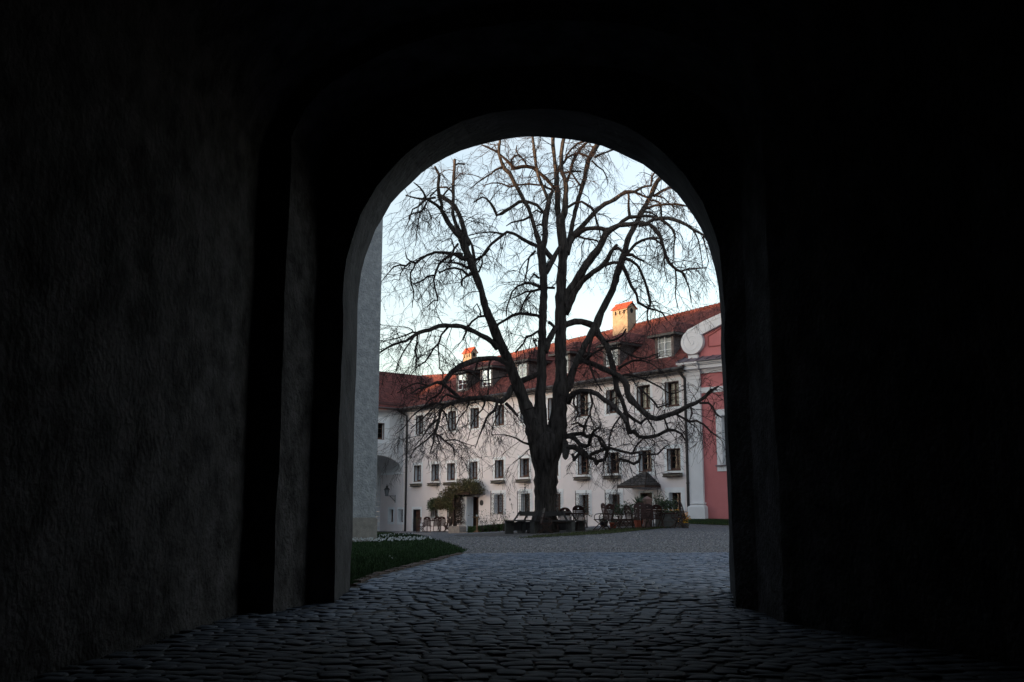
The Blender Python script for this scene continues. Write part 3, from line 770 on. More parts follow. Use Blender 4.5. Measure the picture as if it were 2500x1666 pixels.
# dormers: shingled cheeks, white casement, hipped tiled roof
def dormer(s, hw, W0=-.7, h=1.2):
    z0 = 8.98; zt = z0+h
    m = MB()
    def rk(z): return (EW - ((z-EZ)/(ridge_z(s)-EZ))*(EW-RW))
    for x0, x1 in ((s-hw-.16,s-hw),(s+hw,s+hw+.16)): m.box(x0,x1,W0-.05,W0,z0-.1,zt)
    for sg in (-1,1):
        x = s+sg*(hw+.15); n = 7
        for i in range(n):
            za, zb_ = z0+h*i/n, z0+h*(i+1)/n
            m.add([(x+sg*.02,W0,za),(x+sg*.02,rk(za)-.2,za),(x,rk(zb_)-.2,zb_),(x,W0,zb_)], [(0,1,2,3)])
    # shingles of the front posts
    for sg in (-1,1):
        for i in range(7):
            za = z0+h*i/7; x0 = s+sg*(hw+.08); m.box(x0-.09,x0+.09,W0,W0+.012+.004*(i%2),za,za+h/7-.012)
    m.box(s-hw,s+hw,W0-.05,W0,z0-.12,z0)
    d_ = m.build('dormer', M['shingle_joined'], mb)
    f = MB(); y0, y1 = W0-.07, W0-.02
    f.box(s-hw,s-hw+.05,y0,y1,z0,zt); f.box(s+hw-.05,s+hw,y0,y1,z0,zt); f.box(s-.03,s+.03,y0,y1,z0,zt-.06); f.box(s-hw+.05,s+hw-.05,y0,y1,z0,z0+.06); f.box(s-hw+.05,s+hw-.05,y0,y1,zt-.06,zt)
    for k in (1,2): z = z0+h*k/3; f.box(s-hw+.05,s+hw-.05,y0+.01,y1-.01,z-.015,z+.015)
    f.build('frame', M['band'], d_)
    MB().quad((s-hw+.05,W0-.05,z0),(s+hw-.05,W0-.05,z0),(s+hw-.05,W0-.05,zt),(s-hw+.05,W0-.05,zt)).build('pane', M['glass'], d_)
    q = MB(); n = 16
    for i in range(n):
        xa, xb = s-hw+.05+(2*hw-.1)*i/n, s-hw+.05+(2*hw-.1)*(i+1)/n
        q.quad((xa,W0-.12+.02*math.sin(i*2),z0),(xb,W0-.12+.02*math.sin(i*2+2),z0),(xb,W0-.12+.02*math.sin(i*2+2),zt),(xa,W0-.12+.02*math.sin(i*2),zt))
    q.build('curtain', M['curtain_white'], d_)
    # hipped roof with overhang
    ov = .30; e0, e1 = s-hw-.16-ov, s+hw+.16+ov; ze = zt+.02; wf = W0+.30; zr = zt+.80; wr = W0-1.0
    back = rk(ze)-.1; backr = rk(zr)-.1
    r_ = MB()
    r_.add([(e0,wf,ze),(e1,wf,ze),(s+.12,wr,zr),(s-.12,wr,zr),(e1,back,ze+.05),(e0,back,ze+.05),(s+.12,backr,zr),(s-.12,backr,zr)], [(0,1,2,3),(1,4,6,2),(5,0,3,7),(3,2,6,7)])
    r_.cur = 1
    r_.box(e0,e1,wf-.03,wf+.02,ze-.12,ze); r_.box(e0,e0+.04,back,wf-.03,ze-.12,ze); r_.box(e1-.04,e1,back,wf-.03,ze-.12,ze); r_.box(e0+.04,e1-.04,W0,wf-.03,ze-.10,ze-.06)
    r_.cur = 2
    for i in range(6):                                   # tile courses
        k0, k1 = i/6, (i+1.2)/6
        A, B = Vector((e0,wf,ze)), Vector((e1,wf,ze)); Cc, D = Vector((s-.12,wr,zr)), Vector((s+.12,wr,zr))
        n = max(2, int(9*(1-k0)))
        for j in range(n):
            def P(q, k, up): return A.lerp(B,q).lerp(Cc.lerp(D,q),min(k,1)) + Vector((0,0,up))
            r_.add([P(j/n+.005,k0,.05),P((j+1)/n-.005,k0,.05),P((j+1)/n-.005,k1,.012),P(j/n+.005,k1,.012),P(j/n+.005,k0,.01),P((j+1)/n-.005,k0,.01)], [(0,1,2,3),(4,5,1,0)])
        for sg, E0 in ((1,e1),(-1,e0)):
            A2, B2 = Vector((E0,wf,ze)), Vector((E0,back,ze+.05)); C2, D2 = Vector((s+sg*.12,wr,zr)), Vector((s+sg*.12,backr,zr))
            n2 = 8
            for j in range(n2):
                def P2(q, k, up): return A2.lerp(B2,q).lerp(C2.lerp(D2,q),min(k,1)) + Vector((0,0,up))
                r_.add([P2(j/n2+.005,k0,.05),P2((j+1)/n2-.005,k0,.05),P2((j+1)/n2-.005,k1,.012),P2(j/n2+.005,k1,.012),P2(j/n2+.005,k0,.01),P2((j+1)/n2-.005,k0,.01)], [(0,1,2,3),(4,5,1,0)])
    r_.build('dormer_roof', [M['roofbase'], M['gutter'], M['rooftile']], d_)
for s in (2.05,5.95,10.0,13.75,17.3,19.95): dormer(s, .48)
# chimneys
def chimney(s0, s1, w0, w1, zb, zt, lab):
    m = MB(); m.box(s0,s1,w0,w1,zb,zt)
    g = MB()
    zr = zt+.30; wm = (w0+w1)/2
    m.add([(s0,w0,zt),(s0,w1,zt),(s0,wm,zr)],[(0,1,2)]); m.add([(s1,w0,zt),(s1,w1,zt),(s1,wm,zr)],[(0,2,1)])
    c_ = m.build('chimney', M['chimney'], mb)
    o = .09
    for nm, wa, wb in (('front', w1+o, wm), ('back', w0-o, wm)):
        nn = 7
        for i in range(nn):
            a, b = s0-o+(s1-s0+2*o)*i/nn, s0-o+(s1-s0+2*o)*(i+1)/nn-.008
            for (k0,k1,up) in ((0,.55,.05),(.45,1,.07)):
                def P(s, k, u_): return (s, wa+(wb-wa)*k, zt-.06+(zr-zt+.06)*k+u_)
                g.add([P(a,k0,up),P(b,k0,up),P(b,k1,up),P(a,k1,up),P(a,k0,up-.04),P(b,k0,up-.04)], [(0,1,2,3),(4,5,1,0)])
    g.tube([(s0-o,wm,zr+.06),(s1+o,wm,zr+.06)], .06, 8)
    g.build('cap_roof', M['rooftile_new'], c_)
    h = MB(); n = 3
    for i in range(n):
        x = s0+(s1-s0)*(i+.75)/(n+.5); h.box(x-.055,x+.055,w1-.1,w1+.004,zt-.36,zt-.12)
    k = 12; h.add([(s0-.004,wm+.13*math.cos(2*math.pi*i/k),zt-.16+.16*math.sin(2*math.pi*i/k)) for i in range(k)], [tuple(range(k))])
    h.build('flue_opening', M['hole'], c_)
chimney(8.15,9.4,-5.05,-4.3,11.0,13.15,'')
chimney(23.35,24.35,-4.5,-4.0,10.8,12.30,'')
# shingled hip canopy over the right door
cs0, cs1, cw, cz0, cz1 = 1.96, 3.92, 1.1, 2.29, 3.0
m = MB()
top = [Vector((2.85,.02,cz1)), Vector((3.15,.02,cz1))]
fl, fr, bl, br = Vector((cs1,cw,cz0)), Vector((cs0,cw,cz0)), Vector((cs1,.0,cz0)), Vector((cs0,.0,cz0))
m.add([fl,fr,top[0],top[1],bl,br], [(0,1,2,3),(4,0,3),(1,5,2)])
m.box(cs0,cs1,cw-.04,cw+.03,cz0-.10,cz0-.002); m.box(cs0-.03,cs0+.03,.0,cw-.04,cz0-.10,cz0-.002); m.box(cs1-.03,cs1+.03,.0,cw-.04,cz0-.10,cz0-.002)
m.box(cs0+.03,cs1-.03,.0,cw-.04,cz0-.06,cz0-.03)
canopy = m.build('porch_roof', M['wood_dark'], mb)
sh_cache = {}
def shingles(A, B, Cc, D, n0, rows_):                    # A-B eaves, C-D top (C above A)
    for r in range(rows_):
        k0, k1 = r/rows_, (r+1.3)/rows_
        L0 = (B-A).length*(1-k0)+(D-Cc).length*k0; n = max(1, int(round(L0/.26)))
        for j in range(n):
            q0, q1 = (j+.03)/n, (j+.97)/n; up = (B-A).cross(Cc-A).normalized()
            if up.z < 0: up = -up
            P = lambda q, k, u_: A.lerp(B,q).lerp(Cc.lerp(D,q),min(k,1)) + up*u_
            e = rng.uniform(.0,.015)
            c = P((q0+q1)/2, (k0+min(k1,1))/2, 0)
            vs_ = [P(q0,k0-e*.5,.06)-c,P(q1,k0-e*.3,.06)-c,P(q1,k1,.012)-c,P(q0,k1,.012)-c,P(q0,k0-e*.5,.005)-c,P(q1,k0-e*.3,.005)-c]
            s_ = MB(); s_.add(vs_, [(0,1,2,3),(4,5,1,0)]); s_.build('shingle', M['shingle'], canopy, loc=c)
shingles(fl, fr, top[1], top[0], 12, 8); shingles(bl, fl, top[1], top[1], 5, 8); shingles(fr, br, top[0], top[0], 5, 8)
# ivy porch canopy
m = MB(); m.box(16.85,18.6,.0,1.0,2.05,2.13); m.add([(16.8,1.05,2.13),(18.7,1.05,2.13),(18.5,.02,2.8),(17.0,.02,2.8)],[(0,1,2,3)])
m.bar((18.5,.9,-.5),(18.5,.9,2.05),.12); m.build('porch_roof', M['wood_dark'], mb)
# plaque
m = MB(); k = 16; m.prism([(16.83+.17*math.cos(2*math.pi*i/k), 1.55+.17*math.sin(2*math.pi*i/k)) for i in range(k)], .0, .04); m.cur = 1
m.prism([(16.83+.12*math.cos(2*math.pi*i/k), 1.55+.12*math.sin(2*math.pi*i/k)) for i in range(k)], .04, .047)
tag(m.build('wall_plaque', [M['plaque'], M['iron']], None, loc=FM.o, rz=FM.a), 'dark oval plaque on the wall right of the ivy porch', 'plaque')
# small iron wall ornament between the two grilles
m = MB()
for k in range(8):
    a = math.pi*k/4; m.bar((14.02,.03,1.72),(14.02+.07*math.cos(a),.03,1.72+.07*math.sin(a)),.014)
m.tube([(13.8,.03,1.12),(13.87,.03,1.5),(13.95,.03,1.42),(13.7,.03,1.4)], .012, 4)
tag(m.build('wall_ornament', M['iron'], None, loc=FM.o, rz=FM.a), 'little iron star on the wall between the two grilled windows', 'ornament')

# ------------------------------------------------------------------ left wing: bridge block over an arch
wg = thing('bridge_wing', 'white wing with a wide arched passage meeting the left end of the long building', 'building', FM.world(25.85,.0), FM.a - math.pi/2)
# local: x runs out of the main facade towards the left of the picture, y looks into the courtyard, z up
def wl_(u, v, w=0.0):
    fr = Frame(FM.world(25.85,0), math.degrees(FM.a - math.pi/2) ); return fr
FW = Frame(FM.world(25.85,0), math.degrees(FM.a)+90)     # x = out of the main facade
wg.rotation_euler = (0,0,FW.a)
# FW: x along n of main facade, y = -d (towards lower s, the courtyard side is -d) -> outward is +y = n of FW
spring_z, arch_R, cxa = 3.72, 2.1, 2.15
m = MB(); n = 16
arcp = [(cxa-arch_R*math.cos(math.pi*i/n), spring_z+1.12*math.sin(math.pi*i/n)) for i in range(n+1)]
WL = 12.0
wins = (1.6, 2.45, 5.95, 7.05)
Zt = 8.0
sb = sorted(set([0.0,WL] + [p[0] for p in arcp] + [wins[0],wins[1]]))
def arc_z(x):
    k = 1-((x-cxa)/arch_R)**2
    return spring_z+1.12*math.sqrt(max(0,k)) if abs(x-cxa) < arch_R else None
for a, b in zip(sb, sb[1:]):
    xm = (a+b)/2
    za, zb_ = (arc_z(a) or spring_z, arc_z(b) or spring_z) if abs(xm-cxa) < arch_R else (-1.5,-1.5)
    if wins[0] <= xm <= wins[1]:
        m.quad((a,0,za),(b,0,zb_),(b,0,wins[2]),(a,0,wins[2])); m.quad((a,0,wins[3]),(b,0,wins[3]),(b,0,Zt),(a,0,Zt))
    else: m.quad((a,0,za),(b,0,zb_),(b,0,Zt),(a,0,Zt))
m.cur = 0
for (xa,za),(xb,zb_) in zip(arcp, arcp[1:]): m.quad((xa,0,za),(xb,0,zb_),(xb,-2.85,zb_),(xa,-2.85,za))
m.quad((cxa+arch_R,0,-1.5),(cxa+arch_R,0,spring_z),(cxa+arch_R,-2.85,spring_z),(cxa+arch_R,-2.85,-1.5))
m.cur = 1
a, b, c, d = wins
for q in (((a,0,c),(a,0,d),(a,-.25,d),(a,-.25,c)),((b,0,c),(b,-.25,c),(b,-.25,d),(b,0,d)),((a,0,d),(b,0,d),(b,-.25,d),(a,-.25,d)),((a,0,c),(a,-.25,c),(b,-.25,c),(b,0,c))): m.quad(*q)
m.cur = 2
m.quad((a,-1.4,c),(b,-1.4,c),(b,-1.4,d),(a,-1.4,d)); m.quad((a,-.25,c),(a,-.25,d),(a,-1.4,d),(a,-1.4,c)); m.quad((b,-.25,c),(b,-.25,d),(b,-1.4,d),(b,-1.4,c)); m.quad((a,-.25,d),(b,-.25,d),(b,-1.4,d),(a,-1.4,d)); m.quad((a,-.25,c),(b,-.25,c),(b,-1.4,c),(a,-1.4,c))
m.build('wall', [M['wing'], M['band'], M['room']], wg)
m = MB(); m.box(.012,.10,-2.84,.02,spring_z-.13,spring_z+.02); m.build('impost', M['band'], wg)
m = MB(); m.box(0,WL,-6.5,-6.3,spring_z+1.6,Zt); m.build('rear_wall', M['wing'], wg)
window(wg, 2.025, .425, 5.95, 7.05, .22, .42, curtain=None, zb0=.30, glass='old_glass')
# rear arch wall of the passage with quoins and a blue door
m = MB(); m.box(1.35,cxa+arch_R,-3.2,-2.87,-1.5,spring_z+1.6); m.box(-.0,1.35,-3.2,-2.87,2.4,spring_z+1.6); rear = m.build('passage_end_wall', M['wing'], wg)
m = MB(); m.box(.46,1.35,-3.15,-2.9,-1.5,2.4); m.build('passage_door', M['bluepot'], wg)
z = -1.0
qi = 0
while z < 3.2:
    w_ = .32 if qi % 2 else .46
    MB().box(0.02,w_,-2.90,-2.83,z+.006,z+.33).build('quoin', M['quoin'], wg); z += .34; qi += 1
m = MB(); m.box(.6,.85,0,.05,5.05,5.4); m.box(.55,.9,0,.09,4.98,5.05); 
m.v = [(x+1.55,y,z+.05) for x,y,z in m.v]; m.build('coat_of_arms', M['stone'], wg)
# wing roof
def wroof(x, k, up=0.0):
    return Vector((x, .5-4.0*k, 8.05+3.15*k+up))
m = MB(); m.quad(wroof(-1.0,0),wroof(WL,0),wroof(WL,1),wroof(-4.5,1)); m.quad(wroof(WL,1),wroof(-4.5,1),(-4.5,-7.5,8.05),(WL,-7.5,8.05))
wr_ = m.build('roof', M['roofbase'], wg)
m = MB()
for r in range(32):
    k0, k1 = r/32, min(1,(r+1.3)/32); x = -1.0-3.4*k0+(.1 if r%2 else 0)
    while x < WL:
        a0,a1,b0,b1 = wroof(x,k0,.05),wroof(x+.19,k0,.05),wroof(x,k1,.02),wroof(x+.19,k1,.02)
        m.add([a0,a1,b1,b0,a0-Vector((0,0,.03)),a1-Vector((0,0,.03))],[(0,1,2,3),(4,5,1,0)]); x += .2
m.build('roof_tiles', M['rooftile'], wr_, kind='stuff')
m = MB(); m.tube([(-.6,.56,8.02),(WL,.56,8.02)], .075, 8); m.build('gutter', M['gutter'], wg, True)
m = MB()
for zz in (.1,.22): m.bar(wroof(.2,.06,zz), wroof(WL,.06,zz), .02)
x = .2
while x < WL: m.bar(wroof(x,.06,.02), wroof(x,.06,.26), .015); x += .09
m.build('snow_guard', M['gutter'], wg)
# wall lantern in the arch
p = FM.world(27.9,.0,0)
ln = thing('wall_lantern', 'black iron lantern on a wall bracket beneath the arch', 'lantern', FM.world(26.75,.0,0), FM.a)
lz = 2.09
m = MB(); m.bar((0,0,lz),(.0,.7,lz+.02),.03); m.bar((0,0,lz-.38),(.0,.45,lz),.03); m.bar((0,.0,lz-.45),(0,.0,lz+.08),.05); m.build('bracket', M['iron'], ln)
m = MB(); m.lathe([(.09,.03),(.17,.42),(.17,.43)], (0,.70,lz), 6); m.build('glass', M['lampglass'], ln)
m = MB()
for k in range(6):
    a = 2*math.pi*k/6; m.bar((.092*math.cos(a),.70+.092*math.sin(a),lz+.03),(.175*math.cos(a),.70+.175*math.sin(a),lz+.43),.014)
m.lathe([(.11,.0),(.11,.03)], (0,.70,lz), 6); m.build('cage', M['iron'], ln)
m = MB(); m.lathe([(.23,.43),(.12,.56),(.07,.60),(.07,.68),(.02,.72),(.03,.78),(.001,.84)], (0,.70,lz), 6); m.build('cap', M['iron'], ln)

# ------------------------------------------------------------------ rough stone tower at the left
tw_o = FM.world(0,0); tcx = at(915,1310,30.0)
FT = Frame((tcx.x+.02, 30.0, 0), math.degrees(FM.a)+90)
tw = thing('stone_tower', 'rough grey pebbledashed tower corner at the left edge of the arch', 'tower', FT.o, FT.a)
m = MB(); nz_, nx_ = 40, 14
rg = random.Random(8)
batter = .0032
for j in range(nz_):
    z0, z1 = .78+11.7*j/nz_, .78+11.7*(j+1)/nz_
    for i in range(nx_):
        x0, x1 = -6.5*i/nx_, -6.5*(i+1)/nx_
        m.quad((x0 if i else -batter*0,0,z0),(x1,0,z0),(x1,0,z1),(x0,0,z1))
m.v = [(-x, y, z) for x, y, z in m.v]
m.box(.0,6.5,-7,-.01,-.5,12.5); m.build('shaft', M['tower'], tw)
m = MB(); m.box(-.03,6.5,-7.03,.04,-1,.74); m.box(-.015,6.5,-7.01,.02,.74,.775); m.build('plinth', M['tower_base'], tw)
m = MB(); m.prism([(-.3,12.5),(6.8,12.5),(3.25,14.5)], -7.3, .3); m.build('roof', M['rooftile'], tw)
m = MB(); m.box(6.52,30,-25,-.6,-.6,11.8); m.build('added_shade_range', M['tower'], tw)  # unseen range added to cut sky light on the left facade
m = MB(); m.prism([(6.3,11.8),(30.3,11.8),(18,13.2)], -25.3, -.4); m.build('added_shade_roof', M['rooftile'], tw)  # roof of the added light-blocking range

# ------------------------------------------------------------------ pink church
ch = thing('pink_church', 'pink church front with white pilaster, cornice and scroll gable at the right', 'church', FCH.o, FCH.a)
cc = lambda u, v, w=0.0: FCH(u, v, w)
X = lambda u, v=1100, w=0.0: cc(u, v, w)[0]
Z = lambda v, u=1720, w=0.0: cc(u, v, w)[1]
XE = -12.0
pil0, pil1 = X(1688.5), X(1717)
wx0 = X(1749.5,1070)
wz0, wz1 = Z(1136,1755), Z(1000,1755)
zc_bot = Z(914,1700); 
m = MB()
for a, b, c, d in ((.0+.2,wx0-.0,-1,zc_bot+.6),(wx0,wx0-1.6,-1,wz0),(wx0,wx0-1.6,wz1,zc_bot+.6),(wx0-1.6,XE,-1,zc_bot+.6)):
    m.quad((a,0,c),(b,0,c),(b,0,d),(a,0,d))
m.box(XE,.2,-14,-13.7,-1,zc_bot+.6); m.box(.1,.2,-13.7,-.01,-1,zc_bot+.6); m.box(XE,XE+.1,-13.7,-.01,-1,zc_bot+.6)
m.build('wall', M['church_pink'], ch)
def pilaster(a, b):
    m = MB(); zt = zc_bot+.02; zb0 = Z(1267,1700); zb1 = Z(1238,1700); zb2 = Z(1229,1700)
    m.box(b,a,.001,.13,zb2,zt); m.box(b-.15,a+.14,.001,.34,zb0-.5,zb1)
    k = 6
    for i in range(k):
        f0 = (1-i/k)**1.6; m.box(b-.02-.11*f0,a+.02+.10*f0,.001,.16+.15*f0,zb1+(zb2-zb1)*.75*i/k,zb1+(zb2-zb1)*.75*(i+1)/k)
    m.box(b-.07,a+.06,.001,.24,zb1+(zb2-zb1)*.75,zb2+.03)
    m.box(b-.03,a+.02,.131,.16,zt-.28,zt-.22); m.box(b-.05,a+.02,.131,.19,zt-.10,zt)
    m.build('pilaster', M['church_white'], ch)
pilaster(pil0, pil1)
m = MB(); m.box(pil0+.001,.20,.001,.06,-1,zc_bot); m.build('corner_strip', M['church_white'], ch)
m = MB(); za, zb_ = Z(958.5,1740), Z(945,1740)
m.box(XE,pil1-.002,.001,.06,za,zb_); m.build('string_band', M['church_white'], ch)
# cornice: stepped mouldings that break forward over the pilaster
zt = Z(881.5,1740)
m = MB(); steps = [(zc_bot,.10,.10),(zc_bot+.10,.16,.07),(zc_bot+.17,.22,.05),(zc_bot+.22,.34,.20),(zc_bot+.42,.42,.06),(zc_bot+.48,.50,.12)]
tot = steps[-1][0]+steps[-1][2]-zc_bot; k_ = (zt-zc_bot)/tot
for z, w, h in steps:
    z = zc_bot+(z-zc_bot)*k_; h *= k_
    m.box(XE,.06+w*.55,-.3,w,z,z+h-.004); m.box(pil1-.05-w*.1,.06+w*.6,-.3,w+.10,z,z+h-.006)
m.build('cornice', M['church_white'], ch)
m = MB(); zr0 = zt; m.add([(XE,.62,zr0),(.40,.62,zr0),(.40,-.35,zr0+.36),(XE,-.35,zr0+.36),(XE,.62,zr0-.03),(.40,.62,zr0-.03)], [(0,1,2,3),(4,5,1,0)])
m.add([(.40,.62,zr0-.02),(.40,-.35,zr0-.02),(.40,-.35,zr0+.36)],[(0,1,2)])
x = .35
while x > XE: m.bar((x,.62,zr0+.02),(x,-.35,zr0+.38),.03,.04); x -= .55
m.build('cornice_roof', M['slate'], ch)
# gable: pink tympanum, scroll and raking arm
wgb = -.10
vc = cc(1691,836,wgb); vr = abs(cc(1718,836,wgb)[0]-vc[0])
a0 = cc(1672,812,wgb); p1 = cc(1755,768,wgb); p2 = cc(1755,796,wgb); p3 = cc(1712,818,wgb); p1b = cc(1755,776,wgb)
def ext(pa, pb, k): return (pb[0]+(pb[0]-pa[0])*k, pb[1]+(pb[1]-pa[1])*k)
tp = cc(1680,806,wgb); q1 = ext(tp, p1, 2.2); q2 = ext(p3, p2, 3.6)
m = MB(); m.prism([(vc[0],zr0+.2),(vc[0],vc[1]),p3,q2,(q2[0],zr0+.2)], -.5, wgb-.12); m.build('gable_wall', M['church_pink'], ch)
m = MB(); arm = [(vc[0]+vr*.72,vc[1]+vr*.69), tp, cc(1697,797,wgb), cc(1718,785,wgb), p1, q1, q2, p2, p3]
m.prism(arm, -.45, wgb+.06); m.build('raking_arm', M['church_white'], ch)
m = MB(); l1 = [cc(1676,812,wgb+.06), cc(1688,806,wgb+.06), cc(1712,794,wgb+.06), cc(1756,775,wgb+.06)]
l1.append(ext(l1[-2], l1[-1], 2)); m.tube([(x,wgb+.065,z) for x,z in l1], .022, 5); m.build('arm_moulding', M['church_white'], ch)
m = MB(); k = 36; m.prism([(vc[0]+vr*math.cos(2*math.pi*i/k), vc[1]+vr*math.sin(2*math.pi*i/k)) for i in range(k)], -.48, wgb+.10)
sp = []
for i in range(70):
    a = math.pi*.9 - i*.19*1.0; r = vr*(.95-.86*(i/69)); sp.append((vc[0]+r*math.cos(a), wgb+.105, vc[1]+r*math.sin(a)))
m.tube(sp, .017, 6); m.build('volute', M['church_white'], ch)
pe0, pe1 = cc(1704,868,wgb), cc(1681,868,wgb)
m = MB(); m.box(pe0[0],pe1[0],-.4,wgb+.04,zr0+.05,vc[1]-vr+.02); m.build('volute_pedestal', M['church_white'], ch)
m = MB(); m.box(pe0[0]-.03,pe1[0]+.03,-.42,wgb+.07,vc[1]-vr-.04,vc[1]-vr+.06); m.build('pedestal_cap', M['slate'], ch)
b1, b2, b3 = cc(1729.5,821.5,wgb-.12), cc(1730,847,wgb-.12), cc(1755,843,wgb-.12)
m = MB(); y_ = wgb-.115; e1 = cc(1755,810,wgb-.12)
m.bar((b1[0],y_,b1[1]),(b2[0],y_,b2[1]),.05,.04); m.bar((b2[0],y_,b2[1]),(b3[0]-1.4,y_,b2[1]),.05,.04); m.bar((b1[0],y_,b1[1]),(*[e1[0]-1.0],y_,e1[1]+.55),.05,.04)
m.build('panel_moulding', M['pink_line'], ch)
# church window
m = MB(); b = .30
m.box(wx0-.0,wx0+.0-b,-.0,.03,wz0,wz1+.25) if False else None
m.box(wx0-b,wx0,-.30,.03,wz0,wz1); m.box(wx0-1.6,wx0-1.6+b,-.30,.03,wz0,wz1); m.box(wx0-1.6+b,wx0-b,-.30,.03,wz1-b,wz1)
w_ = m.build('window', M['church_white'], ch)
MB().quad((wx0-1.3,-.26,wz0),(wx0-b,-.26,wz0),(wx0-b,-.26,wz1-b),(wx0-1.3,-.26,wz1-b)).build('pane', M['glass'], w_)
m = MB(); m.box(wx0-1.65,wx0+.05,-.3,.14,wz0-.06,wz0); m.build('sill', M['slate'], w_)
m = MB(); m.box(wx0-1.6,wx0,.001,.05,wz0-.30,wz0-.06); m.build('apron', M['church_white'], w_)
m = MB(); m.quad((wx0-1.6,-.5,wz0),(wx0,-.5,wz0),(wx0,-.5,wz1),(wx0-1.6,-.5,wz1)); m.build('dark_interior', M['room'], w_)

# ------------------------------------------------------------------ the old linden
TY = 39.0
tree = thing('linden_tree', 'huge old bare linden with many stems in the middle of the courtyard', 'tree', spot(1331, TY))
T0 = tree.location.copy()
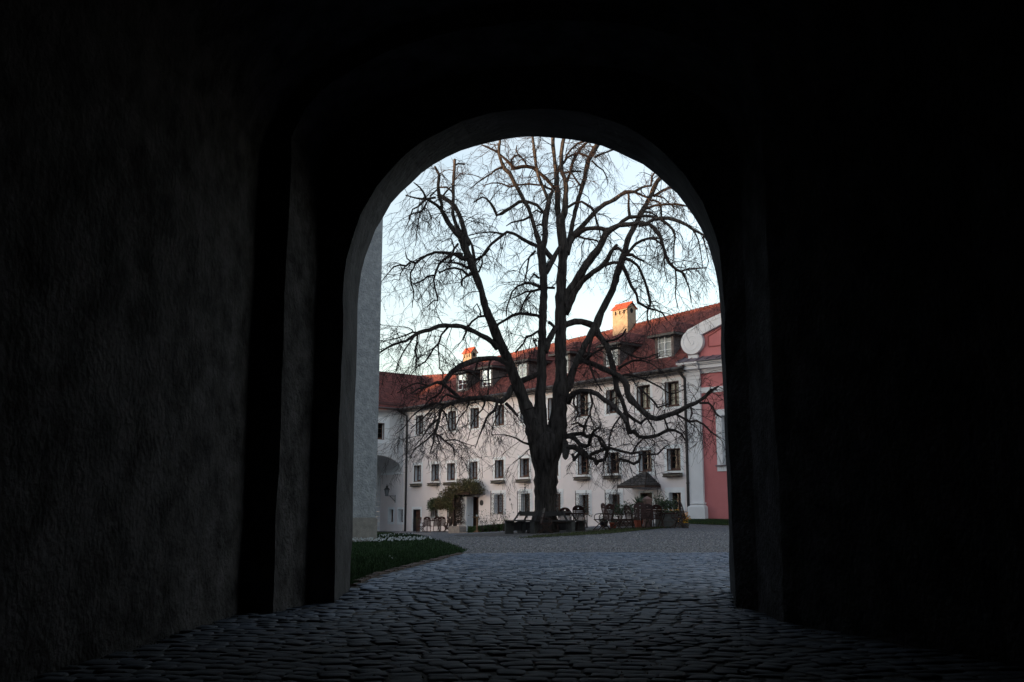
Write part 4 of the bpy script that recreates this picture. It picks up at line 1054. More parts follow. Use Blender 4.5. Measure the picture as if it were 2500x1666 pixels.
# sight-line traces of the trunk, limbs and branches: u,v,half width (picture units); d = how far the end leans towards (-) or away from us, metres
TRUNK = '1327,1312,46 1328,1303,40 1329,1290,34 1330,1270,30.5 1331,1235,28.5 1332,1200,28 1333,1150,31 1332,1105,36.5 1333,1080,38 1333,1062,30 1333,1045,14'
LIMBS = [ # d, points
(-.3,'1324,1140,16 1316,1095,25 1312,1060,27 1316,1030,21 1318,1010,17 1319,960,14.5 1322,920,13 1323,860,12 1324,800,10.5 1326,750,10 1327,700,10 1325,650,11 1321,620,11 1321,600,11'),
(-1.2,'1318,1105,18 1308,1060,23 1291,1012,18 1272,960,16 1256,920,14 1245,890,12.5 1231,860,12.5 1207,805,12 1185,750,10 1172,700,9 1153,650,10.5 1139,615,10.5 1128,583,11'),
(.5,'1342,1140,18 1353,1095,25 1360,1060,25 1364,1010,22 1368,960,21 1370,920,17 1368,860,15 1369,800,15 1369,750,15 1370,700,13.5 1373,650,12 1375,610,13.5 1370,560,13 1368,530,12'),
(2.2,'1384,955,11 1400,905,9 1416,868,9 1430,839,9 1449,808,10.5 1458,790,11 1468,762,9.5 1483,734,9.5 1496,707,9.5 1509,660,9 1523,622,8.5 1532,587,8 1544,562,8 1557,538,7.5 1569,514,6.8 1582,491,6.5 1594,466,6.5 1605,443,6 1615,432,5.5 1640,392,4'),
(1.0,'1370,798,10 1384,791,8.5 1403,786,8.5 1420,786,9 1437,791,9 1452,797,9'),
(-2.0,'1376,745,11 1384,722,10 1410,682,11 1439,636,10.5 1464,604,9.5 1479,571,8.5 1492,560,8 1510,550,7 1536,548,6.2 1565,544,6 1579,546,5 1594,537,5 1613,533,5.5 1632,533,5 1659,541,4.5 1676,550,4 1690,560,3.5 1718,575,3 1728,590,2'),
(-1.0,'1380,768,9 1386,753,8.5 1401,718,8.5 1420,690,7.8 1449,665,7.3 1477,644,7 1490,620,5.5 1498,606,4.5 1506,598,4'),
(2.0,'1383,620,9 1389,594,8.5 1395,565,6.3 1401,531,6.2 1408,502,6.2 1416,473,6 1424,449,6 1430,422,6.2 1437,391,7 1447,372,7 1458,355,7 1472,330,6'),
(1.0,'1386,600,9 1399,580,8.5 1420,554,6.8 1447,525,6.2 1468,504,6 1500,487,5.6 1527,470,5.5 1550,468,4 1567,458,3 1590,454,2.5'),
(1.2,'1366,535,9 1362,521,8.3 1361,483,7.5 1359,454,8 1359,435,7 1356,414,5.5 1353,387,5.2 1351,359,5.2 1350,336,5 1349,300,4'),
(.5,'1372,535,9 1378,521,8.2 1380,489,7.2 1382,454,6.5 1379,438,5.8 1373,422,5.5 1370,397,6 1371,374,5.2 1374,349,5.4 1377,336,5 1380,300,4'),
(-.8,'1321,605,9 1315,590,7.5 1307,560,5.8 1298,531,5.2 1290,508,5.2 1280,493,5.6 1271,473,5.6 1257,449,5.2 1244,424,5.6 1232,412,5.6 1225,397,4.2 1219,378,4 1218,362,3.6 1220,349,3.5 1222,315,3'),
(.6,'1326,605,9 1329,590,7.5 1332,569,7.2 1330,546,8 1334,521,7.6 1340,496,7.2 1341,483,6 1349,466,4.5'),
(.3,'1338,486,5 1334,477,4.6 1326,458,4.6 1317,437,4.6 1311,412,4.6 1306,385,4.6 1303,359,4.1 1301,336,3.6 1300,300,3'),
(-1.0,'1130,585,9 1125,578,8.5 1102,555,7 1085,527,6.5 1077,513,6 1079,500,5 1072,482,5.5 1070,462,4.6 1071,440,4.2 1072,428,4 1062,408,3'),
(.4,'1133,590,7 1123,568,5.5 1110,541,5 1105,524,5 1106,506,4.8 1107,483,4.6 1107,455,4.2 1108,432,4.2 1110,390,4'),
(.9,'1140,600,9 1137,579,8.5 1130,552,6.6 1120,522,6.5 1110,503,6.5 1097,493,6.5 1084,484,6 1072,478,5'),
(-3.0,'1216,852,9 1200,835,7.5 1174,818,6.7 1145,805,6.2 1126,797,6 1101,795,6 1072,797,5.6 1049,806,5.2 1024,812,5 1007,822,4.5 990,833,4 967,839,3.5 944,851,3 925,862,2.5'),
(-3.0,'1248,896,9 1240,890,7.5 1219,878,7 1194,875,7 1168,878,7 1143,886,7 1124,893,7 1103,909,6.6 1093,922,6.5 1082,936,8 1066,934,3.5 1043,943,3 1022,949,2.2 1003,962,1.6'),
(-3.2,'1252,945,8 1240,966,7 1226,980,6.5 1196,974,6.3 1160,972,6 1131,977,6 1112,981,5.4 1095,988,4.8 1078,999,4.2 1072,1022,3.6 1066,1047,3.2 1060,1060,3 1059,1077,2.2 1049,1108,1.5'),
(-2.5,'1386,985,8 1399,961,7.2 1418,956,6.6 1441,956,6.5 1458,963,6.5 1476,977,6.5 1493,988,6 1506,1000,6 1520,1017,5 1528,1030,4.5'),
(-1.5,'1456,806,9 1460,816,8.5 1471,830,8.2 1484,850,7.5 1492,880,7.5 1500,915,7.2 1506,950,6.6 1518,977,6.2 1527,1005,6 1531,1032,6.2 1536,1055,7 1547,1055,6 1560,1067,5.2 1585,1067,4.6 1606,1063,4.6 1633,1049,4.1 1648,1051,3.2 1664,1059,2.5 1673,1076,2'),
(-2.8,'1408,884,7 1420,882,6.4 1440,887,6.4 1466,897,7 1495,911,7.4 1512,918,7.5 1524,932,8 1530,944,8 1534,967,8 1551,988,7.6 1572,1007,7.2 1587,1019,7.5 1604,1023,7.2 1625,1015,7 1652,1007,6.6 1675,994,6 1700,984,5 1719,971,4.2 1734,956,3.6 1754,944,2.6'),
(-2.0,'1370,1072,9 1380,1080,8 1382,1101,9 1381,1115,7.5 1380,1119,4'),
(-2.5,'1376,1066,7 1390,1066,6.2 1403,1072,6 1416,1086,5.6 1428,1090,5.2 1437,1088,4.2 1441,1070,4.1 1451,1053,3.7 1462,1044,3'),
(-1.6,'1376,1066,7 1384,1065,5.6 1399,1061,5.2 1418,1059,5 1432,1065,4.6 1451,1063,4.1 1466,1070,3.6 1476,1083,3 1481,1094,3'),
(-.3,'1382,1098,7 1391,1093,7 1403,1092,7.2 1416,1101,8.2 1430,1112,9 1438,1117,6.5 1441,1111,4.5 1460,1102,4.2 1480,1095,4.6'),
(0,'1322,906,6 1313,914,5.5 1290,924,7.2 1274,930,7.2 1256,943,8.2'),
(.3,'1330,860,9 1334,845,8.5 1345,822,8.2 1357,800,7'),
(.2,'1332,667,8 1338,655,9 1350,634,8 1358,620,6.5 1366,606,6'),
(.2,'1328,607,6 1336,618,6.5 1349,632,7.2'),
]
BRANCHES = [
(0,'1338,786,4 1345,789,4.2 1352,797,4'),(-.5,'1338,703,3.2 1353,703,3.2'),
(-2,'1139,634,7 1124,629,6 1110,621,5.2 1084,617,4.2 1063,617,3.7 1043,623,3.6 1026,634,3.6 1015,643,3.6 1003,639,3.2 992,650,3 976,647,2.5 961,652,2 950,665,1.6 931,688,1.2'),
(-.5,'1015,643,3 1010,655,2.4 1002,667,2.2 1004,694,2.2 1009,709,2.1 1009,724,1.5 1006,752,1.1'),
(-.3,'1003,639,2.2 994,632,2 989,614,1.2'),(-.3,'990,650,2 978,668,1.7 975,684,1.3 962,682,1 955,690,.8'),
(-1.2,'1130,622,5 1108,621,4.2 1087,632,3.7 1072,646,3.6 1064,665,3.1 1059,684,2.7 1063,707,2.6 1069,734,2.2 1059,734,1.6 1043,750,1.2'),
(-1.0,'1059,673,2.8 1043,675,2.7 1034,684,2.2 1009,694,2 '),
(-1.4,'1150,668,6 1143,673,5 1128,659,3.7 1110,654,3.2 1091,657,2.6 1072,667,2'),(-.6,'1141,672,3.2 1129,682,2.2 1126,694,2.2 1134,704,1.5'),
(-.9,'1145,655,5 1137,652,4.1 1120,644,3.2 1101,641,2.6 1084,640,2 1060,634,1.2'),
(-1.2,'1118,596,3.2 1109,608,3.1 1103,623,2.8 1097,642,2.2'),(-.4,'1109,606,2 1103,585,1.6 1095,583,1.4 1084,589,1.1 1066,588,.8'),
(-.7,'1311,602,5.5 1307,600,5.2 1276,584,4.7 1255,571,4.2 1238,567,4.2 1223,577,4.1 1200,596,3.6 1183,615,3.2 1174,629,2.2'),(0,'1228,572,3 1213,569,2.6 1200,567,2.2 1180,568,1.8 1150,574,1.4 1140,578,1.2'),
(.3,'1160,640,5 1157,627,4.2 1151,598,3.6 1143,581,3'),(.4,'1155,637,4 1166,632,3.2 1180,624,3 1196,608,2'),(0,'1168,665,3 1174,652,2.6 1178,640,2.2 1176,627,2'),
(-.9,'1018,815,4 1020,822,2.8 1017,839,2.6 1013,856,2.6 1017,874,2.2 1015,898,2 1016,915,1.2'),
(-1.4,'1095,797,4 1091,803,3.3 1078,818,3.1 1071,839,3.1 1059,851,2.6 1049,868,2.6 1038,883,2.1 1020,895,1.5 1004,915,1'),
(-.4,'1071,839,2.2 1070,862,1.7 1073,883,1.6 1072,898,1.5 1085,915,1.2'),
(-1.0,'1013,820,3 1009,826,2.4 990,852,2.1 982,864,1.6 969,893,1.2 966,915,.9'),(-.6,'1139,805,4 1137,812,3.2 1132,824,2.7 1130,830,2'),
(0,'1022,813,3 1007,812,2.4 992,818,2 963,828,1.6 938,832,1.2'),(-.2,'1010,814,2 1006,806,1.6 996,800,1.2 970,798,.9 928,793,.7'),
(.2,'1140,803,4 1144,797,3.6 1152,786,3.2 1168,774,3.2 1184,771,3.4'),(.3,'1173,772,2 1173,759,1.7 1164,742,1.6 1156,752,1.4 1159,766,1.2'),
(-.5,'1081,936,5 1093,947,5 1108,959,5 1124,974,5.5'),(-1.5,'1120,974,4 1100,966,3.4 1090,963,3.1 1081,970,2.9 1073,985,2.6 1060,995,2.4 1043,1012,2.2 1028,1025,1.8 1003,1047,1.4'),
(-1.0,'1062,1060,3 1074,1066,2.9 1087,1077,2.6 1106,1094,2.1 1110,1112,1.5'),(-.4,'1087,1077,2 1110,1074,1.7 1135,1083,1.3 1160,1090,1'),
(-1.4,'1214,978,4 1208,1002,3.4 1194,1012,3.1 1183,1033,3.1 1175,1054,2.1 1168,1071,1.6 1160,1094,1.1'),
(-.5,'1236,985,5 1248,998,4.2 1258,1010,3.8 1263,1016,3'),
(-1,'1296,1085,4 1291,1085,3.1 1278,1081,2.6 1260,1070,2 1231,1062,1.3 1200,1062,.9'),(-1,'1297,1096,1.6 1292,1097,1.4 1274,1115,1.3 1253,1130,1'),
(-1.5,'1076,510,4.5 1066,502,4 1050,492,4 1040,486,3.2 1033,470,3 1025,458,2.5 1010,446,1.5'),(0,'1064,482,3.4 1049,485,3.1 1041,487,3.2 1015,484,2.4 990,477,2'),
(-.8,'1040,487,3 1020,505,2.6 1007,512,2.2 1000,535,1.8 990,558,1.2'),(-.6,'1044,490,2.4 1035,510,3 1026,518,2.4 1010,521,2 1000,526,1.8 998,535,1.4'),(-.5,'1027,515,2 1022,535,1.7 1018,565,1.4 1015,600,1'),
(0,'1080,480,3 1100,457,2.4 1106,458,2.4'),(.2,'1072,458,2.4 1060,470,2.2 1050,480,2.4'),(.4,'1106,470,2 1090,457,2.8 1075,458,2.4'),(.3,'1110,405,2.4 1120,400,2.4 1134,402,2.6'),
(.2,'1332,515,4.5 1326,519,4.2 1311,502,4.6 1294,494,4.6 1280,492,4.8 1267,494,5 1244,508,5 1225,521,5 1213,526,5 1206,508,4 1198,496,3.5 1187,485,3 1177,482,2.6 1168,487,2.5 1155,495,1.5'),
(0,'1321,450,3 1317,452,2.6 1296,450,2.6 1263,452,2.6 1243,457,2.6 1225,449,2.1 1200,447,1.6 1178,456,1'),(0,'1349,465,3.2 1337,459,3 1328,454,2.6'),
(-1,'1356,462,5 1347,452,4.7 1334,437,5.2 1319,424,5.2 1301,410,5.6 1286,406,5.6 1263,410,5.6 1252,412,5 1248,402,4 1234,389,3.6 1219,376,3 1200,364,3 1176,354,2'),
(.2,'1252,408,3 1248,391,3.1 1257,380,3 1267,378,2.6 1280,393,2.6 1284,402,2'),(0,'1270,385,2 1260,368,2 1262,355,1.6'),
(-.8,'1232,410,3.6 1223,409,3 1208,416,2.6 1200,424,2.1 1177,438,2 1158,453,1.5 1148,463,1'),(-.5,'1294,528,3.2 1290,531,3.1 1278,538,3 1248,544,2 1236,552,1.2'),
(.3,'1330,555,3.2 1320,548,3 1309,552,2 '),(.1,'1322,520,3 1310,514,2.6 1300,520,2.4'),(.5,'1334,486,2 1325,494,1.8 1318,502,1.2'),
(-1.5,'1320,702,4.6 1315,699,4.1 1296,692,3.6 1282,692,3.2 1263,699,2.6 1250,713,2.6 1246,726,2.1 1238,749,2 1236,772,1.5'),
(-.6,'1284,692,3 1281,686,2.2 1286,663,2.1 1292,629,2.6 1307,613,3'),(-.4,'1292,629,1.7 1280,640,1.4 1271,655,1.2 1264,680,.8'),
(-1.0,'1320,706,4 1315,707,3.6 1296,713,3.1 1284,730,3.1 1269,761,2.6'),(-1.2,'1300,712,3 1284,713,2.6 1267,722,2.1 1250,728,1.5'),(-.8,'1316,680,3 1305,670,2.6 1298,676,2.2 1290,690,1.8 1296,700,1.2'),
(-1.0,'1318,775,5 1315,772,4.7 1292,768,4.6 1271,766,4.6 1252,770,4.1 1234,782,3.7 1217,791,3.6 1208,802,4'),
(-.9,'1316,808,3.6 1311,810,3.1 1296,820,3.1 1286,822,3.1 1278,839,2.6 1259,860,2.4'),(-.4,'1309,830,3 1302,832,2.2 1310,845,2.6'),
(.8,'1378,450,3.4 1391,426,4.1 1397,401,4.6 1407,380,4.6 1420,361,4.1 1435,347,4 1452,325,3'),(0,'1384,446,3.4 1390,432,3.6'),
(.3,'1372,402,3.6 1376,397,3.6 1386,385,3.1 1403,376,3 1414,374,3 1430,380,3.1 1438,385,3'),(.6,'1380,392,3 1384,378,3.1 1395,364,3.1 1410,351,3.1 1428,344,2.6 1440,338,2'),
(.4,'1378,424,2.8 1397,418,2.6 1418,420,2'),(0,'1361,432,3.6 1366,405,3'),(.7,'1452,384,3.1 1468,376,2.6 1487,370,2.1 1510,362,1.4'),
(.6,'1445,392,3.2 1449,397,2.2 1458,406,2.2 1473,416,2 1481,433,1.5 1484,452,1'),(-.2,'1419,458,3.2 1418,454,3.1 1407,441,2.6 1397,424,2.4'),
(.2,'1384,508,3.4 1403,496,3.6 1420,493,3.6 1433,500,3.6 1451,516,3.6 1454,531,2.6 1462,554,2.2 1466,580,1.6'),
(-1,'1400,580,6.5 1410,573,6.1 1430,560,5.6 1454,558,5.6 1479,560,5.6 1497,560,5.4'),(-.8,'1412,578,3.4 1430,583,2.8 1448,585,2.4 1460,590,1.6'),(-.6,'1428,584,2 1420,600,1.8 1421,630,1.6 1412,650,1.2'),
(0,'1512,548,6 1520,541,6 1536,531,6 1556,529,5.2 1575,527,4.3 1590,529,4.1 1605,533,4'),(.3,'1548,469,3.6 1567,478,3.2 1584,484,3.2'),(0,'1533,470,3 1535,480,3.1 1534,502,3 1537,527,4'),
(-.4,'1500,609,4.6 1508,605,4.2 1515,610,4.2 1522,616,4'),(-.3,'1474,647,5 1479,646,4.8 1498,642,4.2 1508,642,4.2'),
(-1.5,'1519,634,6 1525,632,5.1 1540,636,4.6 1556,648,4.1 1567,669,4 1577,696,3.6 1582,715,3.6 1586,732,4 1587,745,3.1 1581,753,2.6'),
(-2,'1513,648,7 1519,650,6.1 1531,671,5.1 1542,699,4.7 1554,719,4.2 1558,738,4 1575,749,3.6 1582,753,3.1 1600,757,2.6 1617,764,2.5 1628,782,1.6'),(-.3,'1582,755,2.2 1580,780,1.6 1590,800,1'),
(-.9,'1520,624,5.6 1527,623,5.1 1544,623,4.6 1556,631,3.1 1573,638,3'),(-.4,'1530,620,5 1536,615,4.1 1552,596,4.1 1567,588,4.1 1590,582,3.6 1611,582,3'),(-.5,'1588,583,3 1600,585,3 1617,598,3'),
(-1.2,'1560,549,5.6 1567,550,5.1 1584,548,5 1598,558,4.6 1611,575,4.6 1617,594,4.6 1623,617,4.1 1634,642,4.1 1651,659,3.6 1665,665,4 1674,682,2.6 1682,703,2.1 1688,738,1.5'),
(-.5,'1665,662,2.6 1686,657,2.1 1714,655,2 1726,654,1.5'),(-.6,'1649,659,2.2 1651,692,2.1 1649,722,1.5 1656,755,1'),(-.4,'1622,612,2 1622,655,1.4 1630,690,1'),
(.3,'1578,510,3.8 1582,508,3.6 1598,502,3.1 1623,500,3 1651,499,2.6 1678,504,2'),(.5,'1590,492,3.4 1594,489,3.1 1607,493,3.1 1613,499,3 1615,529,2.5'),(.6,'1597,478,4.2 1601,476,4 1619,464,3.6 1638,458,3'),
(.2,'1572,519,3.2 1575,518,3.1 1590,520,2.6 1605,529,2'),(.4,'1598,480,3 1601,478,2.6 1619,483,2.1 1632,495,2 1650,512,1.2'),(.2,'1589,453,2.5 1592,430,3 1597,423,3'),
(-.8,'1612,534,4.6 1619,539,4.1 1632,550,3.6 1645,564,3.1 1648,583,2.6 1645,600,2.1 1645,619,1.6 1642,645,1'),(-.4,'1690,560,2.6 1700,575,2.2 1708,600,1.7 1714,640,1.3 1716,655,1'),(-.3,'1716,575,2.2 1722,600,1.6 1730,640,1.2'),
(-.2,'1427,1060,4.6 1424,1057,4.2 1426,1044,4.1 1416,1038,4.1 1411,1032,3.1 1395,1038,2'),(0,'1426,1046,3 1434,1022,2.6 1442,1010,2'),
(-.3,'1439,1117,4.6 1453,1122,4.2 1457,1132,6 1456,1134,4'),(-.4,'1457,1127,4.6 1478,1120,4.1 1482,1108,4.2 1484,1096,4.6'),(-.6,'1416,1106,5 1409,1114,4.3 1401,1124,4.8'),(0,'1402,1124,4.2 1397,1110,3.2'),
(.4,'1484,1096,5.6 1476,1090,4.6 1468,1084,4.1 1461,1070,3'),(-1.0,'1483,1095,5.2 1491,1095,4.2 1518,1102,3.7 1541,1107,3.6 1560,1104,3.6 1563,1116,4 1560,1126,4 1547,1133,4.2 1533,1126,4 1512,1121,3.5'),
(-.5,'1541,1106,3.4 1545,1105,3.1 1553,1090,2.6 1570,1072,2.4'),(.2,'1484,1094,3 1488,1086,3 1493,1088,2'),(-.6,'1563,1110,2.6 1591,1109,2.6 1606,1109,2.5 1621,1093,2 1632,1086,1'),
(-.6,'1708,984,3.6 1711,984,3.1 1729,984,3.1 1740,994,2.6 1748,1011,2.5 1762,1020,1.5'),(-1,'1644,1010,3.6 1648,1009,3.2 1671,1023,3.1 1683,1030,3.1 1700,1028,3 1717,1036,2.6 1734,1053,2.1 1757,1070,1.5'),
(-.4,'1620,1018,3 1622,1021,2.6 1631,1047,2.5'),(.3,'1585,1021,4 1576,1024,3.2 1564,1034,4.2 1547,1024,4.2 1530,1011,4.2'),(-.3,'1720,970,2.6 1728,960,2.6 1737,950,2'),(-.6,'1685,989,2.5 1690,1010,2 1683,1028,1.6'),
(-.8,'1560,945,3 1580,965,2.6 1600,985,2.6 1606,995,2.4 1620,990,2 1640,986,1.5'),(-1.2,'1505,925,4 1525,915,3.4 1550,918,3 1580,930,2.6 1610,945,2.2 1640,962,1.6 1672,950,1.2'),
(-1.2,'1540,965,3 1562,995,2.6 1585,1030,2.2 1600,1055,1.6'),(-.6,'1510,900,4 1535,885,3.2 1560,880,2.6 1590,888,2 1612,905,1.4'),(-.8,'1485,855,4 1510,850,3.2 1540,868,2.6 1570,875,2 1610,862,1.4'),
(-1.4,'1472,832,4 1500,830,3.2 1520,818,2.6 1528,804,2.2'),(-1.2,'1404,888,4 1395,915,3.2 1392,940,2.6'),(-.8,'1425,884,3.6 1450,862,3 1470,852,2.5'),
(-1.0,'1449,812,4 1440,845,3.4 1436,875,3 1452,925,2.4 1470,955,1.8'),(-.8,'1530,1000,3 1505,1030,2.4 1490,1060,2 1486,1090,1.6'),(-.8,'1440,957,3 1446,985,2.6 1440,1010,2.2 1450,1040,1.6'),(-.6,'1404,960,3 1400,985,2.4 1412,1010,2 1400,1030,1.4'),
(0,'1224,984,3 1217,1010,2.2 1205,1035,1.6 1200,1060,1'),(-.6,'1185,974,3 1178,1000,2.4 1160,1018,2 1150,1045,1.4 1142,1075,1'),(-.6,'1146,974,3 1140,1000,2.4 1122,1020,1.8 1110,1050,1.2'),
(-.8,'1078,999,3 1090,1018,2.4 1096,1045,1.8 1108,1065,1.2'),(-.6,'1095,990,3 1060,985,2.4 1030,998,2 1005,1018,1.6 985,1045,1.2 965,1060,.9'),(-.6,'1072,1022,2.6 1050,1040,2.2 1030,1070,1.6 1012,1090,1.1'),
(-.6,'1064,1052,2.4 1040,1075,2 1015,1095,1.5 1000,1118,1'),(-.5,'1168,878,3 1160,905,2.4 1150,935,2 1155,955,1.4'),(-.6,'1199,876,3 1192,905,2.4 1194,940,2 1190,965,1.6'),(-.6,'1100,912,3 1120,905,2.4 1150,910,2 1175,930,1.6 1200,926,1.4 1240,918,2'),
(-.8,'1045,943,2.4 1020,935,2 995,945,1.6 970,960,1.2'),(-.6,'1082,938,3 1075,960,2.4 1050,975,2 1030,1000,1.6'),
]
def parse(t): return [tuple(float(q) for q in p.split(',')) for p in t.split()]
trg = random.Random(12)
nodes = []                                               # u, v, depth of everything placed so far
def depth_at(u, v):
    if not nodes: return TY
    a = np.array(nodes); i = int(np.argmin((a[:,0]-u)**2 + (a[:,1]-v)**2)); return a[i,2]
def trace(t, lean, first=None):
    P = parse(t); L = [0]
    for a, b in zip(P, P[1:]): L.append(L[-1]+math.hypot(b[0]-a[0], b[1]-a[1]))
    y0 = depth_at(P[0][0], P[0][1]) if first is None else first
    out = []
    for i in range(len(P)-1):                            # Catmull-Rom through the traced points
        p0, p1, p2, p3 = P[max(i-1,0)], P[i], P[i+1], P[min(i+2,len(P)-1)]
        n = max(1, int((L[i+1]-L[i])/11))
        for q in range(n):
            t_ = q/n
            c = [.5*((2*p1[k])+(-p0[k]+p2[k])*t_+(2*p0[k]-5*p1[k]+4*p2[k]-p3[k])*t_*t_+(-p0[k]+3*p1[k]-3*p2[k]+p3[k])*t_**3) for k in range(3)]
            out.append((*c, (L[i]+(L[i+1]-L[i])*t_)/L[-1]))
    out.append((*P[-1], 1.0))
    pts, rad = [], []
    for u, v, hw, k in out:
        y = y0 + lean*k**1.15
        nodes.append((u, v, y))
        p = at(u, v, y) - T0; r = max(hw, .5)*y/2433.0*.94
        j = .22*min(r, .06)
        pts.append(p + Vector((trg.uniform(-j,j), trg.uniform(-j,j), trg.uniform(-j,j))))
        rad.append(r*trg.uniform(.90,1.12))
    return pts, rad
seeds = []                                               # points from which twigs spring: position, direction, radius
def limb(name, t, lean, material, n, first=None, rough=.06, furrow=0.0):
    pts, rad = trace(t, lean, first)
    if rad[-1] > .035: pts.append(pts[-1]+(pts[-1]-pts[-2]).normalized()*rad[-1]*.8); rad.append(rad[-1]*.35)
    m = MB(); m.tube(pts, rad, n, True, trg, rough, furrow); m.build(name, material, tree, True)
    for i in range(1, len(pts)):
        seeds.append((pts[i-1], pts[i], rad[i], i/len(pts)))
limb('trunk', TRUNK, 0, M['bark'], 44, TY, .0, .026)
seeds.clear()
for d_, t in LIMBS: limb('limb', t, d_, M['bark'], 16, None, .02, .03)
for d_, t in BRANCHES: limb('branch', t, d_, M['branch'], 6)
tw_m = MB()
def twig(p, d, L, r, lvl, droop):
    n = 5 if lvl == 0 else (4 if lvl == 1 else 3); pts = [p]; q = d.normalized()
    for i in range(n):
        q = (q + Vector((trg.gauss(0,.20), trg.gauss(0,.20), trg.gauss(0,.16)-droop))).normalized()
        pts.append(pts[-1] + q*(L/n))
    tw_m.tube(pts, [max(.0042, r*(1-.7*i/n)) for i in range(n+1)], 4 if lvl == 0 else 3, cap=False)
    if lvl < 2:
        for c in range(trg.choice((4,5,6)) if lvl == 0 else trg.choice((2,3,4))):
            k = trg.uniform(.15,1.0)*n; i = min(int(k), n-1); b = pts[i].lerp(pts[i+1], k-i)
            dd = (pts[i+1]-pts[i]).normalized() + Vector((trg.gauss(0,.65), trg.gauss(0,.65), trg.gauss(0,.45)))
            twig(b, dd, L*trg.uniform(.35,.7), r*.55, lvl+1, droop*.9)
for a, b, r, k in seeds:
    if r > .125: continue
    seg = (b-a).length
    rate = 4.2 if r < .05 else (2.9 if r < .085 else 1.2)
    x = rate*seg
    cnt = int(x) + (1 if trg.random() < x-int(x) else 0)
    for c in range(cnt):
        t_ = (b-a).normalized(); o = t_.orthogonal(); o.rotate(Matrix.Rotation(trg.random()*6.283, 3, t_))
        dd = o*trg.uniform(.5,1.1) + t_*trg.uniform(.1,.8) + Vector((0,0,trg.uniform(-.5,.25)))
        twig(a.lerp(b, trg.random()), dd, trg.uniform(.55,1.5), max(.009, min(.021, r*.48)), 0, trg.uniform(.05,.24))
tw_m.build('twigs', M['twig'], tree, kind='stuff')

# ------------------------------------------------------------------ tree bench
tb = thing('tree_bench', 'dark wooden hexagonal bench with backrest around the tree trunk', 'bench', T0)
NB = 6; R0, R1, R2 = .98, 1.24, 1.62; OFF = R(10)
def ringp(r, k, z): a = OFF + 2*math.pi*k/NB; return Vector((r*math.cos(a), r*math.sin(a), z))
pr = [(R1,R1+.115),(R1+.125,R1+.24),(R1+.25,R2+.02)]
for k in range(NB):
    if math.sin(OFF+2*math.pi*(k+.5)/NB) > -.2:
        m = MB(); m.bar(ringp(R1+.1,k+.06,.24), ringp(R1+.1,k+.94,.24), .03, .34); m.build('apron_plank', M['wood_bench'], tb)
    for ra, rb in pr:
        m = MB(); q = [ringp(ra,k,.44),ringp(rb,k,.44),ringp(rb,k+1,.44),ringp(ra,k+1,.44)]
        q = [p.lerp(sum(q,Vector())/4, .006) for p in q]
        m.add(q + [p+Vector((0,0,.045)) for p in q], [(0,3,2,1),(4,5,6,7),(0,1,5,4),(1,2,6,5),(2,3,7,6),(3,0,4,7)]); m.build('seat_plank', M['wood_bench'], tb)
    m = MB(); a, b = ringp(R0+.02,k+.03,.73), ringp(R0+.02,k+.97,.73); m.bar(a, b, .035, .17); m.build('backrest_plank', M['wood_bench'], tb)
    m = MB(); m.bar(ringp(R1+.05,k,.40), ringp(R0,k,.84), .06, .06); m.build('back_post', M['wood_bench'], tb)
    m = MB(); a = OFF+2*math.pi*k/NB; mt = Matrix.Rotation(a,4,'Z'); m.box(R1+.03,R2-.03,-.09,.09,-.15,.44,mt); m.build('support_block', M['concrete'], tb)

